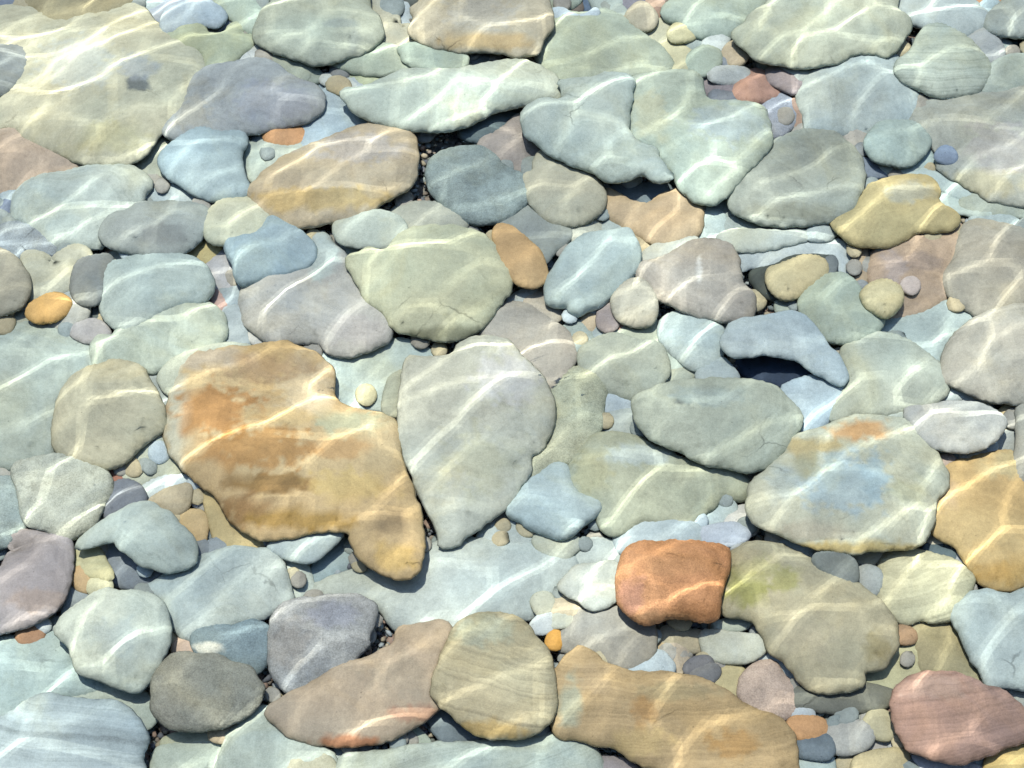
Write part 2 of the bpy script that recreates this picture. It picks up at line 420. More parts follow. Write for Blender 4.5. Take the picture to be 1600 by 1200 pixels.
STONES = r'''
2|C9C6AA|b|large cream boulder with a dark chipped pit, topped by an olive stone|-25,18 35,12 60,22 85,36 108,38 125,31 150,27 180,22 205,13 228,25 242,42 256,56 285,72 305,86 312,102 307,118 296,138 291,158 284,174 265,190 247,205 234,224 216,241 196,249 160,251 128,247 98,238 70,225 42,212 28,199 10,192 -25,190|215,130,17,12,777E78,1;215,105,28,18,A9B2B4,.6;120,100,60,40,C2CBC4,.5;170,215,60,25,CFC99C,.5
3|98A09C||smooth grey oval overlapping the side of the large cream boulder|-35,82 20,79 38,85 40,100 36,118 20,134 0,146 -35,150
1|B0A888||olive stone at the top edge dipping behind the large cream boulder|35,8 55,10 62,20 75,30 90,37 105,37 120,30 140,26 165,25 185,12 200,0 205,-25 40,-25
1|8795A8||small blue-grey stone in the top corner above the cream boulder|-10,-25 28,-25 22,4 0,12 -25,12
2|B4C8D0||pale blue bean-shaped stone ringed by lilac-grey rock near the top edge|262,25 280,15 310,6 330,12 346,22 345,30 335,35 315,32 290,38 275,45 260,46
2|B6BEA0||olive-cream jagged stone just below the pale blue bean-shaped stone|265,50 295,45 312,46 322,58 340,62 355,58 365,46 378,46 382,57 393,60 390,68 375,80 360,92 345,103 330,108 322,85 310,74 295,72 275,60
0|9FA8B0|f|lilac-grey flat stone lying under the pale blue bean-shaped stone|227,27 250,15 275,0 350,-15 352,15 360,20 400,40 395,50 370,44 345,48 300,45 260,50 240,40
1|B4C4B0||sage green stone at the top edge beside the round stone with a curled crack|330,-25 400,-25 412,20 402,45 385,38 365,22 352,15 345,5
0|A9BDBA|f|pale grey-green stone at the top edge between olive and lilac stones|208,-25 275,-25 262,5 240,15 226,26 212,12
3|B0B4B0|b|grey-lilac domed stone below the white-blue crescent with a cream caustic edge|257,205 262,196 275,185 285,172 298,150 300,135 308,120 325,110 345,106 370,102 400,98 425,102 440,112 455,125 475,133 493,140 503,150 505,160 500,172 485,182 470,188 440,195 400,203 370,208 345,212 310,210 280,213 265,212|430,160,60,35,A6ABB4,.7;300,180,30,30,C8BFA6,.6
1|C8D2D0|f|white-blue crescent stone touching the round stone with a curled crack|385,85 400,72 415,70 419,80 415,92 400,100 360,105 345,107 355,97
3|B2BAA6|b|round sage stone with a curled crack on its dome|400,55 404,40 412,20 428,8 440,-25 565,-25 572,5 578,20 588,30 594,45 593,58 583,70 565,80 545,86 520,92 505,97 485,96 470,90 450,84 430,78 420,72 405,65|533,36,24,7,929E96,.7;552,64,8,18,949F97,.6
1|C0BCA4||narrow cream stone standing between the curled-crack stone and a cream-ochre one|570,-15 590,-5 608,5 613,20 617,45 622,48 640,50 655,65 650,70 640,68 625,72 612,75 600,72 593,72 598,50 590,30 580,15
4|C2BAA2|b|cream-ochre thick stone at the top edge casting a dark shadow below|640,45 648,30 645,15 655,5 665,-25 800,-25 850,-5 858,12 862,28 860,45 848,60 845,70 840,82 810,85 780,80 745,78 720,80 700,75 680,72 660,66 648,57|750,20,60,25,C0BEB0,.7;760,65,70,14,C8AC78,.7
0|C0CCCC|f|pale blue sliver at the top edge beside the cream-ochre thick stone|614,18 630,8 650,2 658,-8 650,20 643,33 645,45 632,48 622,45
2|B2BCA4|f|sage slab wedged under the curled-crack stone, crossed by a bright line|515,92 530,87 560,84 580,77 600,74 615,75 630,85 635,95 650,103 662,110 640,113 610,114 580,116 555,112 535,105 522,100
3|AEBBA6|f|thin sage slab with a broken tip below the cream-ochre thick stone|625,75 650,72 680,77 705,84 728,88 730,95 726,104 715,107 690,110 665,110 645,102 632,95 628,85
1|B8BE9A|f|thin yellow-green slab under the sage slab wedged there|522,108 545,112 575,117 607,116 600,123 580,130 565,131 545,124 525,117
1|D0D4C8|f|small whitish slab tucked beside the thin yellow-green slab|503,124 515,120 535,124 560,134 562,139 550,142 535,138 515,132
1|B0B6A0|f|flat olive-cream slab above the grey-lilac domed stone|402,100 425,88 455,90 475,100 495,112 500,120 492,126 470,125 455,122 440,110 420,104
0|9FB4B8|f|bluish sliver lying between the grey-lilac dome and the whitish slab|466,126 500,128 533,141 532,150 510,150 498,140 480,133
4|C4CCB8|b|long pale sage stone shaped like a fish, shadowed along its underside|535,146 555,141 575,137 600,127 620,117 645,113 680,112 715,112 740,107 770,102 800,98 820,98 840,105 860,115 872,130 877,145 876,157 862,155 840,158 815,162 795,166 775,172 760,180 748,186 735,192 705,200 660,202 620,196 585,188 560,178 545,165
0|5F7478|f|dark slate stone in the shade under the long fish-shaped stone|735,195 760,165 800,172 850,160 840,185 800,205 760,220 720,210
1|B0C8D0||pale blue stone beneath the tip of the long fish-shaped stone|507,152 525,150 538,152 545,165 560,178 578,188 575,200 540,205 510,220 495,232 485,237 475,222 472,200 487,192 500,175
3|BEB096|b|tan oval stone with lilac upper face and golden layered side|390,300 400,288 420,270 450,248 490,232 520,220 545,208 575,200 585,193 600,195 620,200 637,207 645,220 649,245 647,265 640,285 620,300 590,318 560,333 530,342 500,347 475,352 450,350 425,340 410,330 398,318|560,230,70,24,B6B0A8,.8;500,310,110,20,C4AA70,.7
2|D8A678|p|orange pebble above the tan oval stone beside pale blue rock|418,213 430,205 445,203 465,207 473,213 470,221 450,223 432,221
1|C0CCBC|f|pale sage angular stone just under the orange pebble|404,228 418,218 440,226 455,228 478,227 483,237 465,245 445,258 430,270 422,265 412,250
1|B4BFAE|f|sage stone wedged between the sky-blue stone and the tan oval|378,222 400,230 412,245 422,270 405,285 390,275 385,255
3|A4BEC2||sky-blue flat-faced stone between cream boulder and tan oval|252,255 258,240 275,225 290,215 305,206 320,205 345,213 365,212 380,214 382,225 374,235 374,255 380,278 388,300 375,308 350,312 325,308 300,298 285,285 265,275
1|B6BAA4||cream triangular stone between the cream boulder and the sky-blue stone|205,265 225,245 240,225 246,212 255,225 262,235 252,250 255,265 270,285 262,288 240,285 225,275
1|C4B09A|b|peach-tinged stone half hidden below the large cream boulder|-25,215 0,212 33,208 36,215 60,230 90,240 115,252 135,262 120,270 100,278 70,290 40,296 0,303 -30,303
2|BEC9BC|b|pale sage stone with a forked bright line, below the peach-tinged stone|25,320 30,305 50,288 65,283 95,278 120,272 140,267 165,267 190,266 212,270 225,280 230,290 222,300 215,312 200,325 185,337 170,350 160,368 158,377 145,382 110,381 85,378 70,367 50,350 35,342 25,335
1|B0C0BE|f|small bluish slab between the sky-blue stone and the grey-green loaf|232,290 265,287 300,300 302,315 270,318 240,310
1|B8C6C4|f|pale slab tucked under the sky-blue stone's lower edge|280,290 305,300 325,310 350,315 340,325 325,328 300,315 270,305
3|A4AFA8||grey-green loaf-shaped stone with a darker patch on its face|160,368 165,350 180,340 200,335 222,322 250,322 290,322 310,325 325,335 322,350 320,358 310,372 295,385 280,394 260,398 240,395 215,392 195,388 175,382|255,365,40,18,8A928E,.8
3|CACBB0||cream egg-shaped stone above the blue slate|321,350 328,335 340,325 350,318 370,315 392,316 405,320 415,330 420,345 410,360 395,372 375,378 350,378 330,375 322,362
1|D8C890|p|small yellow pebble between the grey-green loaf and the blue slate|302,400 315,388 325,379 338,379 340,390 335,400 325,406 312,404
3|9CB8C0|s|blue slate with angular corners between cream egg and saddle-shaped stone|355,385 372,378 395,372 410,360 425,345 445,355 465,365 480,378 490,392 490,405 478,415 455,425 425,432 395,438 378,440 370,428 368,412 360,400
1|B8B8B8||lilac-grey stone tucked behind the corner of the blue slate|325,425 335,410 355,400 365,405 368,415 366,430 372,440 365,447 345,452 335,440
3|8C918C|p|dark grey upright oval pebble beside the mint-white stone|115,440 120,420 130,410 150,405 170,403 172,415 162,435 160,450 155,465 143,473 125,470 115,455
1|B8C4B8|f|small sage flake above the dark grey upright oval pebble|170,403 185,397 205,394 210,405 200,412 180,415 172,420
2|C6C6AE||cream angular stone notched at the top, beside the dark upright oval|40,405 50,400 70,405 82,418 90,405 105,395 125,390 135,398 137,405 122,415 125,423 115,440 112,446 90,455 70,462 55,470 45,465 42,440
3|B0AC98||round tan stone cut by the frame beside the cream angular stone|-30,390 0,394 15,400 30,415 40,430 43,445 40,462 30,475 15,482 0,488 -30,490
1|8D9AA0|r|dull slate-grey stone above the round tan stone|-25,372 0,365 20,358 50,360 75,372 87,385 80,400 65,405 50,400 25,393 0,390 -25,385
1|7B8AA0|f|dark blue-grey stone beside the pale forked-line stone at the frame|-25,318 0,315 20,312 25,325 10,338 -25,342
1|8A958E|f|small dark flake above the dull slate-grey stone|8,340 25,340 40,350 38,356 20,354 8,350
1|B4C6C8|p|tiny pale blue pebble below the peach-tinged stone|5,308 20,302 28,310 22,317 10,315
3|D9B070|p|ochre oval pebble lying on a grey pebble below the cream angular stone|45,490 52,478 70,467 90,463 103,468 107,476 100,488 85,497 70,500 55,499
2|C0C0B4|p|grey pebble half hidden under the small ochre oval pebble|75,500 95,492 105,480 110,472 125,473 133,482 130,493 115,502 98,508 80,506
1|C0D0CC|p|pale bluish pebble behind the small ochre oval pebble|92,463 105,457 117,462 122,472 105,470
1|B0B4A0|f|sage slab cut by the frame below the round tan stone|-25,494 0,493 35,487 46,500 40,508 15,511 -25,514
1|B0C0C0|p|tiny blue-grey pebble between round tan stone and ochre oval|36,477 42,468 48,470 47,483 40,487
2|B8B4B0|p|pinkish grey pebble in the gravel below the mint-white stone|117,518 130,508 150,508 163,515 165,521 150,527 135,528 122,523
1|BDB9B4|p|flat grey pebble touching the pinkish grey pebble|104,508 122,500 140,505 118,515 108,513
1|C8C0A8|p|tiny beige pebble below the pinkish grey pebble|140,530 155,527 162,533 152,537
1|606C68|p|tiny black-green pebble in the gravel beside the mint-white stone|148,487 158,485 165,495 158,498
3|BECBBE|b|mint-white rounded stone with a bright caustic corner, above a cream-sage loaf|160,445 165,430 175,415 190,412 212,405 240,402 270,402 295,405 315,415 325,428 330,445 326,460 315,470 290,474 275,478 260,482 245,490 230,500 215,510 205,515 190,512 175,505 165,495 160,470
2|C0CAB6|b|cream-sage loaf stone resting against the underside of the mint-white stone|148,545 152,535 180,530 187,520 200,515 215,512 235,498 255,485 275,477 300,474 320,478 335,488 347,502 349,520 342,532 325,545 300,555 275,565 250,572 230,576 215,574 185,572 155,577 150,565
1|B4BFB0|b|large sage slab at the frame with diagonal bright streaks, behind the cream-tan stone|-40,515 0,512 40,507 80,510 105,515 125,525 140,535 148,545 152,560 155,577 135,582 115,592 100,610 90,632 85,660 85,690 75,705 60,715 40,722 15,724 -10,720 -40,715
3|C2BCA0|b|cream-tan stone with several bright diagonal streaks, beside the big orange-tan boulder|85,675 88,655 95,625 110,600 130,583 155,575 185,568 215,575 228,590 240,612 250,632 255,650 253,668 240,678 225,688 208,705 190,720 165,728 145,727 125,722 105,715 92,705 86,690
1|A6B2AC||small grey wedge between the cream-tan stone and the orange-tan boulder|225,578 245,580 262,585 270,600 268,615 258,625 250,622 240,605
2|C8CCB4||pale cream stone showing above the shoulder of the orange-tan boulder|255,590 270,570 300,555 340,545 380,545 400,560 340,590 290,610 265,610
1|BDC9C4|f|pale blue sliver above the orange-tan boulder's upper edge|300,552 330,540 350,535 365,540 360,552 330,558
1|9EAEB0||blue-grey stone below the lilac-grey stone near the blue slate|340,470 350,460 372,450 380,452 380,470 375,482 355,485 345,478
1|A9B8B8|f|grey-blue flat stone beside the cream-sage loaf's rounded end|348,490 370,482 385,490 392,500 385,520 388,535 375,550 360,540 352,520
1|B59A90|p|dull red pebble beside the mint-white stone's corner|328,470 338,463 348,475 350,487 340,490 328,480
2|BCBAB0|b|lilac-cream saddle-shaped stone with a pale horn beside the large round cream stone|383,460 395,445 420,432 450,430 475,428 490,415 492,395 495,375 500,365 508,372 520,390 535,400 543,420 555,435 560,455 572,470 590,485 603,500 605,515 600,530 580,537 560,545 535,550 515,545 505,530 495,527 470,530 445,533 425,530 405,520 390,505 382,485|505,400,28,40,BCCCC2,.9;560,515,50,25,B4AEA8,.6
1|D0CCC0|f|pale cream flake under the lower edge of the saddle-shaped stone|385,520 405,522 430,532 450,535 425,540 405,538 390,528
4|CBCBAA||large round cream stone with a rough dark lower rim, in the upper middle|545,405 555,398 580,390 600,395 612,385 625,370 640,360 660,357 700,356 735,360 755,370 770,385 778,400 790,420 798,435 795,455 785,465 770,490 755,508 735,522 715,530 690,530 660,525 630,518 612,508 605,495 590,480 570,465 562,445 552,430 547,420|700,520,60,10,8C8C70,.8
3|C0C6B4||pale sage egg resting above the large round cream stone|525,357 530,347 545,336 565,331 590,333 610,338 625,347 633,358 630,368 622,372 618,380 600,385 575,383 545,380 530,372
1|B0BEB0|p|small sage stone below the pale sage egg|535,393 548,385 570,383 580,388 560,395 545,402
1|B0B4A4||grey-olive low stone behind the top of the large round cream stone|615,343 630,330 655,326 680,327 700,322 715,332 722,345 718,353 690,356 660,357 645,360 632,355
2|98A8A0|r|dark sage rough stone with pale scratches, below the long fish-shaped stone|672,275 675,262 682,252 695,245 715,240 735,238 755,240 770,250 780,262 795,272 812,280 820,295 817,312 805,325 790,335 765,342 740,342 720,335 700,320 685,305 676,290
1|A49A90||purple-brown stone tucked behind the dark sage rough stone|757,228 775,218 795,205 812,190 820,205 830,220 843,235 845,250 840,262 832,272 820,277 800,275 785,265 772,250
3|B8B6A0||khaki rounded stone beside the dark sage rough stone|820,280 835,270 838,255 848,240 862,250 880,258 900,265 920,275 935,290 941,305 938,325 925,337 905,347 890,350 865,345 848,335 835,320 825,300
2|94A09C||dark grey-green wedge stone above the ochre tongue-shaped stone|785,335 805,330 830,328 850,338 870,345 885,355 888,365 878,378 862,390 850,405 840,395 825,370 800,358 785,352
4|D2B080||ochre tongue-shaped stone beside the large round cream stone|773,370 776,358 785,353 800,358 815,370 830,382 845,400 853,425 852,437 840,445 825,447 808,440 797,428 785,410 778,392
3|B8CCC4|s|mint blue angular stone beside the ochre tongue-shaped stone|858,445 862,430 875,412 890,390 910,375 930,370 960,367 980,363 988,375 995,390 996,408 992,420 980,435 968,450 950,465 935,475 918,480 905,488 895,485 888,475 870,474 858,470 855,455
2|BEA888||tan boot-shaped stone in the shadow of the notched mint slab|942,322 942,308 950,303 965,312 985,322 1005,327 1018,325 1035,312 1060,303 1075,307 1088,325 1092,342 1088,358 1075,370 1055,376 1035,378 1015,372 995,362 975,350 955,335
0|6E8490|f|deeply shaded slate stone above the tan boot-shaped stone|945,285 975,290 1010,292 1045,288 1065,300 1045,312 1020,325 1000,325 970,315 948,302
5|B6C6BA|b|large mint slab with a notched top, overhanging a deep shadow|817,195 815,180 825,168 840,158 860,157 877,160 878,145 872,128 885,127 920,125 940,120 957,116 975,120 988,125 990,135 985,165 980,200 985,210 1000,225 1020,230 1030,240 1030,248 1040,262 1045,270 1050,275 1040,283 1020,280 1005,270 985,278 960,282 940,278 920,265 900,258 880,250 860,240 840,225 822,212
4|BAC8B4|b|large sage slab joined edge to edge with the notched mint slab|985,125 1010,120 1035,115 1060,112 1085,115 1095,130 1100,150 1110,160 1140,162 1165,165 1190,170 1200,190 1203,215 1198,235 1180,252 1165,268 1150,285 1140,300 1125,312 1110,318 1090,315 1075,305 1065,295 1055,275 1040,258 1030,245 1022,230 1000,222 984,210 983,180 988,150|1020,180,30,40,C6C6A6,.7;1140,190,60,30,B4CCD0,.7
2|B8C4AE|b|sage leaf-shaped stone above the notched mint slab|848,70 855,62 868,52 862,40 858,30 870,25 900,30 920,28 940,25 960,28 975,38 985,50 1000,58 1015,70 1030,80 1042,95 1045,103 1030,112 1010,118 990,122 975,117 955,115 930,120 900,125 880,127 865,115 852,103 846,92
1|A6B4AA|f|small grey-green stone between the fish-shaped and leaf-shaped stones|838,100 858,96 870,110 880,125 868,125
3|BCD2DC|f|thin pale blue crescent on the shaded slate at the top edge|862,18 880,16 895,25 915,24 930,16 935,20 928,28 905,31 885,27 868,27
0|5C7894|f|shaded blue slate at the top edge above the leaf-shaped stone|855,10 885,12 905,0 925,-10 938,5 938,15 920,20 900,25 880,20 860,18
1|B4BEA8||sage stone at the top edge beside the cream-ochre thick stone|830,-25 880,-25 900,-5 880,8 860,10 850,0
1|B0C2B8||pale green stone at the top edge above the leaf-shaped stone|925,-25 985,-25 972,0 955,12 942,12 932,2
2|C8BEA4|p|cream pebble in a cluster of coloured pebbles at the top edge|985,25 1000,12 1010,15 1020,28 1015,38 1000,40 990,35
1|B4BCAC|f|narrow grey-green shard beside the coloured pebble cluster|955,20 965,10 985,30 993,48 985,50 970,35
1|8E88A0|p|small violet pebble at the top of the coloured pebble cluster|975,5 1000,-10 1005,5 990,20 980,15
1|D0B4A0|p|small pink pebble at the top of the coloured pebble cluster|1003,0 1020,-8 1030,5 1018,14 1006,8
1|A08878|p|small brown pebble in the coloured pebble cluster|1020,15 1030,20 1040,35 1030,38 1020,30
1|D0D0B4||cream block beneath the coloured pebble cluster|1000,62 1010,58 1015,42 1030,38 1050,48 1045,62 1030,72 1015,70
2|D2CCA4|p|small yellow-cream pebble beside the cream block|1053,48 1065,44 1080,48 1080,55 1065,58 1052,58
1|C8C4A2||cream pebble touching a rounded sage pebble, beside the leaf-shaped stone|1032,82 1042,72 1055,68 1075,78 1085,90 1082,105 1070,108 1050,108 1045,98 1035,88
2|AFBAA4|p|rounded sage pebble beside the tip of the leaf-shaped stone|1078,95 1095,82 1115,82 1121,92 1115,103 1100,111 1085,112 1080,104
1|A8B6AC|f|grey-green block behind the rounded sage pebble|1055,60 1075,58 1100,55 1105,70 1115,80 1090,82 1070,72
2|D2DAD2|p|white wedge-shaped pebble near the rounded sage pebble|1105,68 1118,58 1133,55 1130,65 1118,78 1106,78
2|C4B498|p|tan round pebble beside the white wedge-shaped pebble|1135,85 1145,73 1160,78 1162,88 1150,96 1138,94
1|8E969C|p|flat grey pebble under the tan round pebble|1115,102 1125,97 1150,98 1145,107 1120,110
1|9A8890|p|violet-brown pebble in the muddled pebbles on the large sage slab|1098,128 1112,120 1135,124 1150,132 1140,145 1118,148 1104,142
2|B8C0BC|p|pale grey flake among muddled pebbles on the large sage slab|1112,116 1140,112 1165,116 1160,124 1130,124
1|B89484|p|reddish brown shard among the muddled pebbles on the sage slab|1150,140 1175,120 1200,128 1215,142 1195,150 1165,152
1|7E8896|p|dark slate shard among the muddled pebbles on the sage slab|1120,150 1150,148 1165,158 1140,162 1118,158
2|A09090|p|brown-violet flat pebble beside the round pale sage stone|1205,112 1230,118 1255,128 1245,139 1225,132 1208,124
2|B4C0BC|p|pale flake above the brown-violet flat pebble|1212,104 1235,102 1258,112 1252,121 1230,115
1|98A0AC|r|rough blue-grey stone beside the round pale sage stone|1195,160 1215,155 1235,168 1232,190 1215,205 1200,200
1|B09888|p|pinkish shard beside the rough blue-grey stone|1232,175 1245,165 1255,178 1250,195 1235,205 1228,198
2|B2C2B0||sage green stone with a rounded tip at the top edge|1040,20 1060,0 1075,-25 1200,-25 1195,5 1180,20 1165,35 1150,45 1143,53 1120,52 1090,50 1075,42 1060,30
4|BCC2AC|b|very large pale sage boulder at the top edge with swirling pale veins|1145,52 1160,40 1180,20 1200,5 1215,-25 1395,-25 1400,10 1402,18 1415,28 1422,38 1420,48 1412,58 1405,70 1398,80 1385,85 1360,82 1340,82 1320,90 1300,98 1280,102 1255,105 1225,100 1200,96 1180,88 1160,72 1148,60
2|B8C8C4||pale blue-green stone at the top edge beside the very large sage boulder|1400,12 1410,-25 1500,-25 1515,5 1530,22 1542,30 1535,40 1520,47 1505,52 1490,47 1470,42 1450,38 1425,30 1408,18
3|B0BAB0||grey-green stone filling the top corner opposite the cream boulder|1540,33 1555,18 1570,5 1590,-15 1640,-25 1640,50 1600,52 1570,50 1545,45
1|D8A880||orange stone peeking in at the top edge|1500,-15 1580,-18 1575,2 1560,8 1540,6 1505,3
2|B8D0D0|p|tiny pale blue pebble below the orange stone at the top edge|1538,10 1550,7 1558,15 1550,24 1540,20
3|B4C0B0|bb|sage stone with fingerprint-like swirl lines near the top corner|1402,108 1405,98 1420,88 1430,75 1438,58 1450,46 1470,45 1490,55 1510,65 1525,78 1538,95 1545,108 1540,125 1530,138 1515,145 1490,147 1465,147 1445,138 1425,130 1410,122
2|AEB4B0||lilac-grey stone tucked behind the fingerprint-swirl stone|1512,65 1530,52 1545,58 1560,75 1562,90 1552,102 1542,104 1530,85
2|B6C4BC|b|round pale sage stone below the very large sage boulder|1252,150 1258,135 1270,118 1285,105 1305,92 1325,86 1350,85 1375,88 1395,92 1402,100 1405,115 1410,128 1425,142 1432,160 1430,175 1420,187 1400,193 1380,195 1365,205 1345,209 1320,205 1300,205 1280,202 1265,200 1262,180 1255,165
2|BCC8B8||pale stone cut by the frame beside the fingerprint-swirl stone|1535,140 1545,120 1555,105 1575,95 1600,93 1640,95 1640,135 1600,132 1575,142 1550,145
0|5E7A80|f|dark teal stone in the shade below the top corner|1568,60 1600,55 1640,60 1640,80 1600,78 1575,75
1|A0B4AE|f|blue-green strip beside the dark teal stone|1540,55 1570,65 1590,90 1560,95 1555,80
2|B2B6A8|b|broad lilac-sage boulder cut by the frame, laced with bright lines|1422,188 1440,170 1460,158 1490,150 1540,148 1575,145 1600,140 1640,138 1640,318 1600,315 1575,312 1545,306 1525,292 1500,278 1477,266 1470,255 1480,240 1465,228 1450,215 1442,205|1560,230,60,40,ABA8A8,.6;1540,285,60,20,B8B08C,.6
3|8CA0B8|p|small blue pebble at the edge of the broad lilac-sage boulder|1465,245 1475,233 1488,238 1490,250 1478,252
3|AEC4B8||small round mint stone under the round pale sage stone|1355,222 1365,205 1380,195 1400,194 1425,196 1440,208 1450,222 1445,235 1430,250 1415,256 1395,253 1375,250 1362,240
1|B4CCC4|f|pale green slab beside the small round mint stone|1430,258 1440,245 1455,232 1472,230 1465,245 1455,258 1440,262
1|B4C8C0|f|long pale green slab running below the small round mint stone|1355,248 1385,252 1420,260 1450,270 1475,275 1510,290 1540,310 1520,318 1490,305 1450,285 1410,275 1375,262
1|B4B0A4|p|tan-grey pebble beside the small round mint stone|1312,210 1330,206 1350,210 1352,225 1343,236 1325,232 1315,222
1|8896A4|f|slate chip above the yellow-tan stone with a lobed edge|1345,252 1370,258 1392,268 1380,274 1355,272
3|A8B0A2|b|big grey-sage dome between the large sage slab and the lobed yellow-tan stone|1142,318 1145,295 1160,278 1180,258 1200,238 1220,220 1245,212 1270,210 1300,212 1320,225 1340,245 1346,265 1347,285 1340,305 1330,325 1315,338 1290,343 1265,347 1235,348 1205,348 1175,340 1155,332|1240,330,70,14,94957E,.6
3|C8B888|b|yellow-tan stone with a lobed lower edge|1303,350 1315,342 1330,335 1345,320 1355,300 1370,290 1400,282 1430,280 1455,285 1465,300 1462,312 1470,325 1485,332 1495,342 1493,350 1480,356 1455,357 1435,358 1420,365 1405,375 1385,381 1355,381 1330,375 1315,362|1420,300,40,16,BCBAA4,.8
1|B8CABC|f|pale green strip at the tip of the lobed yellow-tan stone|1462,310 1475,305 1495,315 1520,330 1560,335 1540,337 1510,332 1490,328 1475,322
1|B0BCAC|f|grey-green slab cut by the frame under the broad lilac-sage boulder|1500,322 1520,305 1560,312 1600,315 1640,318 1640,335 1590,337 1545,335
1|C2AC94|b|flat peach-tan stone carrying the yellow cream pebble|1375,395 1390,385 1410,375 1430,370 1445,378 1465,372 1485,362 1500,362 1502,380 1495,400 1480,420 1478,445 1475,460 1460,470 1440,482 1415,492 1390,497 1380,485 1375,460 1365,430 1368,410|1440,410,30,16,A8988C,.7;1395,420,25,30,B8ACA8,.6
4|E0D4A8|pt|yellow cream pebble lying on the flat peach-tan stone|1347,462 1355,450 1370,443 1385,441 1400,448 1408,458 1407,472 1398,485 1385,493 1370,488 1355,478
3|E0D0C4|p|tiny pinkish white pebble beside the yellow cream pebble|1412,445 1420,438 1430,440 1433,447 1427,455 1418,452
2|B4AE9C|b|grey-tan stone cut by the frame, above the pale teal flat stone|1478,440 1485,425 1495,410 1500,390 1503,372 1510,358 1525,352 1550,355 1580,362 1610,370 1640,375 1640,470 1600,475 1580,482 1560,488 1540,490 1520,482 1500,470 1485,455
1|BCD0CC|f|pale blue cap stone behind the grey-tan stone cut by the frame|1518,345 1530,338 1560,338 1585,345 1605,360 1640,365 1640,378 1605,372 1575,360 1540,355
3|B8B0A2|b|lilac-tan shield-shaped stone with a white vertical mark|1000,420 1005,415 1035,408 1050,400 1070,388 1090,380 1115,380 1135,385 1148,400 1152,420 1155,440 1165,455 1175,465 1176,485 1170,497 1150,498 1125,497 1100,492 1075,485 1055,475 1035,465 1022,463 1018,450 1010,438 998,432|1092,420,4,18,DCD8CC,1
2|BFC0B0|f|thin grey slab leaning behind the lilac-tan shield-shaped stone|1000,405 1015,390 1040,380 1070,373 1088,375 1085,382 1060,390 1035,402 1015,410 1003,412
1|C4B694|p|yellow-tan pebble between mint angular stone and tan boot-shaped stone|985,365 1000,365 1012,375 1015,382 1000,395 995,385
3|C0B9A4|p|beige egg-shaped stone under the mint angular stone's edge|960,468 968,455 980,445 992,440 1005,443 1015,455 1022,470 1022,490 1015,503 1000,507 985,505 970,498 962,485
2|A89C98|p|violet-grey pebble beside the beige egg-shaped stone|940,495 943,482 952,478 960,483 963,495 958,508 948,511 940,505
1|C8B89C|p|tan pebble beside the violet-grey pebble under the mint angular stone|917,505 923,490 938,480 940,490 935,503 925,510
1|B08C80|p|tiny reddish pebble below the violet-grey pebble|957,510 965,502 974,507 970,515 960,515
1|C8C6B0|p|cream pebble above the top of the mint angular stone|895,365 905,352 920,342 935,345 937,357 925,365 910,373
1|B0BAB0|f|grey slab between mint angular stone and tan boot-shaped stone|938,358 945,345 960,348 978,362 960,367 940,367
0|A8BCC0|f|pale blue sliver beneath the dark grey-green wedge stone|850,420 870,395 890,375 905,372 880,405 862,424
1|BCCEC4||pale green stone at the toe of the tan boot-shaped stone|1090,345 1095,335 1110,337 1125,342 1125,360 1115,372 1100,370 1090,368
1|A4B4B0|f|small grey-green flake between grey-sage dome and boot-shaped stone|1112,320 1125,315 1145,325 1145,340 1130,345 1118,335
1|B4C2B8|f|thin sage slab directly beneath the big grey-sage dome|1128,352 1150,342 1180,342 1210,350 1235,355 1250,360 1230,362 1190,362 1150,358 1130,362
2|C8D2C6|f|long whitish slab second beneath the big grey-sage dome|1122,375 1135,365 1160,362 1200,364 1240,363 1265,365 1262,372 1240,378 1210,386 1180,390 1150,390 1130,383
2|B0C0BC|p|sage pebble at the end of the long whitish slab|1268,360 1275,350 1290,350 1300,360 1295,368 1280,370 1267,368
1|BCCCCC|f|pale blue flat stone arching over the dark-rimmed yellow pebble|1150,400 1180,392 1220,385 1245,378 1270,375 1300,378 1320,385 1330,395 1328,420 1325,432 1305,432 1300,410 1270,405 1240,410 1215,418 1190,418 1175,415 1155,420
3|D4C69C|p|yellow-cream pebble set on a blackish stone|1203,424 1215,420 1235,412 1255,405 1280,408 1290,418 1288,428 1275,440 1258,450 1245,460 1225,463 1210,455 1202,440
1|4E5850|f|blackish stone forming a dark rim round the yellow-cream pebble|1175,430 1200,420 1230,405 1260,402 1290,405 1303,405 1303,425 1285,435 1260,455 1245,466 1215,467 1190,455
3|7A8484|p|small dark oblong pebble at the end of the dark-rimmed yellow pebble|1292,410 1300,405 1304,412 1300,425 1293,423
3|AEBAA6||plain sage egg beside the yellow cream pebble|1253,470 1262,455 1280,440 1300,433 1320,433 1330,440 1345,460 1355,480 1370,490 1378,500 1372,512 1355,525 1335,533 1310,532 1290,528 1280,520 1265,505 1255,490
1|AAB4A4|f|small sage block beside the plain sage egg|1217,470 1240,467 1253,472 1255,492 1240,490 1218,488
1|BCA88C|f|narrow brown upright stone above the yellow cream pebble|1335,395 1350,390 1352,420 1350,440 1345,448 1335,435 1332,415
0|AAA89C|f|grey layered sliver beside the narrow brown upright stone|1352,388 1378,385 1370,420 1372,440 1355,445 1353,420
1|B8CCC4|f|pale teal flat stone with a bright line, below the flat peach-tan stone|1372,515 1378,498 1400,497 1430,492 1455,482 1475,475 1490,480 1510,488 1530,495 1520,505 1500,520 1480,540 1475,560 1465,568 1445,562 1430,545 1415,530 1395,520
3|BCB8A8|b|lilac-grey stone cut by the frame, crossed by broad bright bands|1472,580 1475,565 1480,545 1495,525 1515,508 1535,495 1560,488 1600,480 1640,478 1640,620 1600,627 1570,625 1540,620 1515,610 1490,598 1475,592
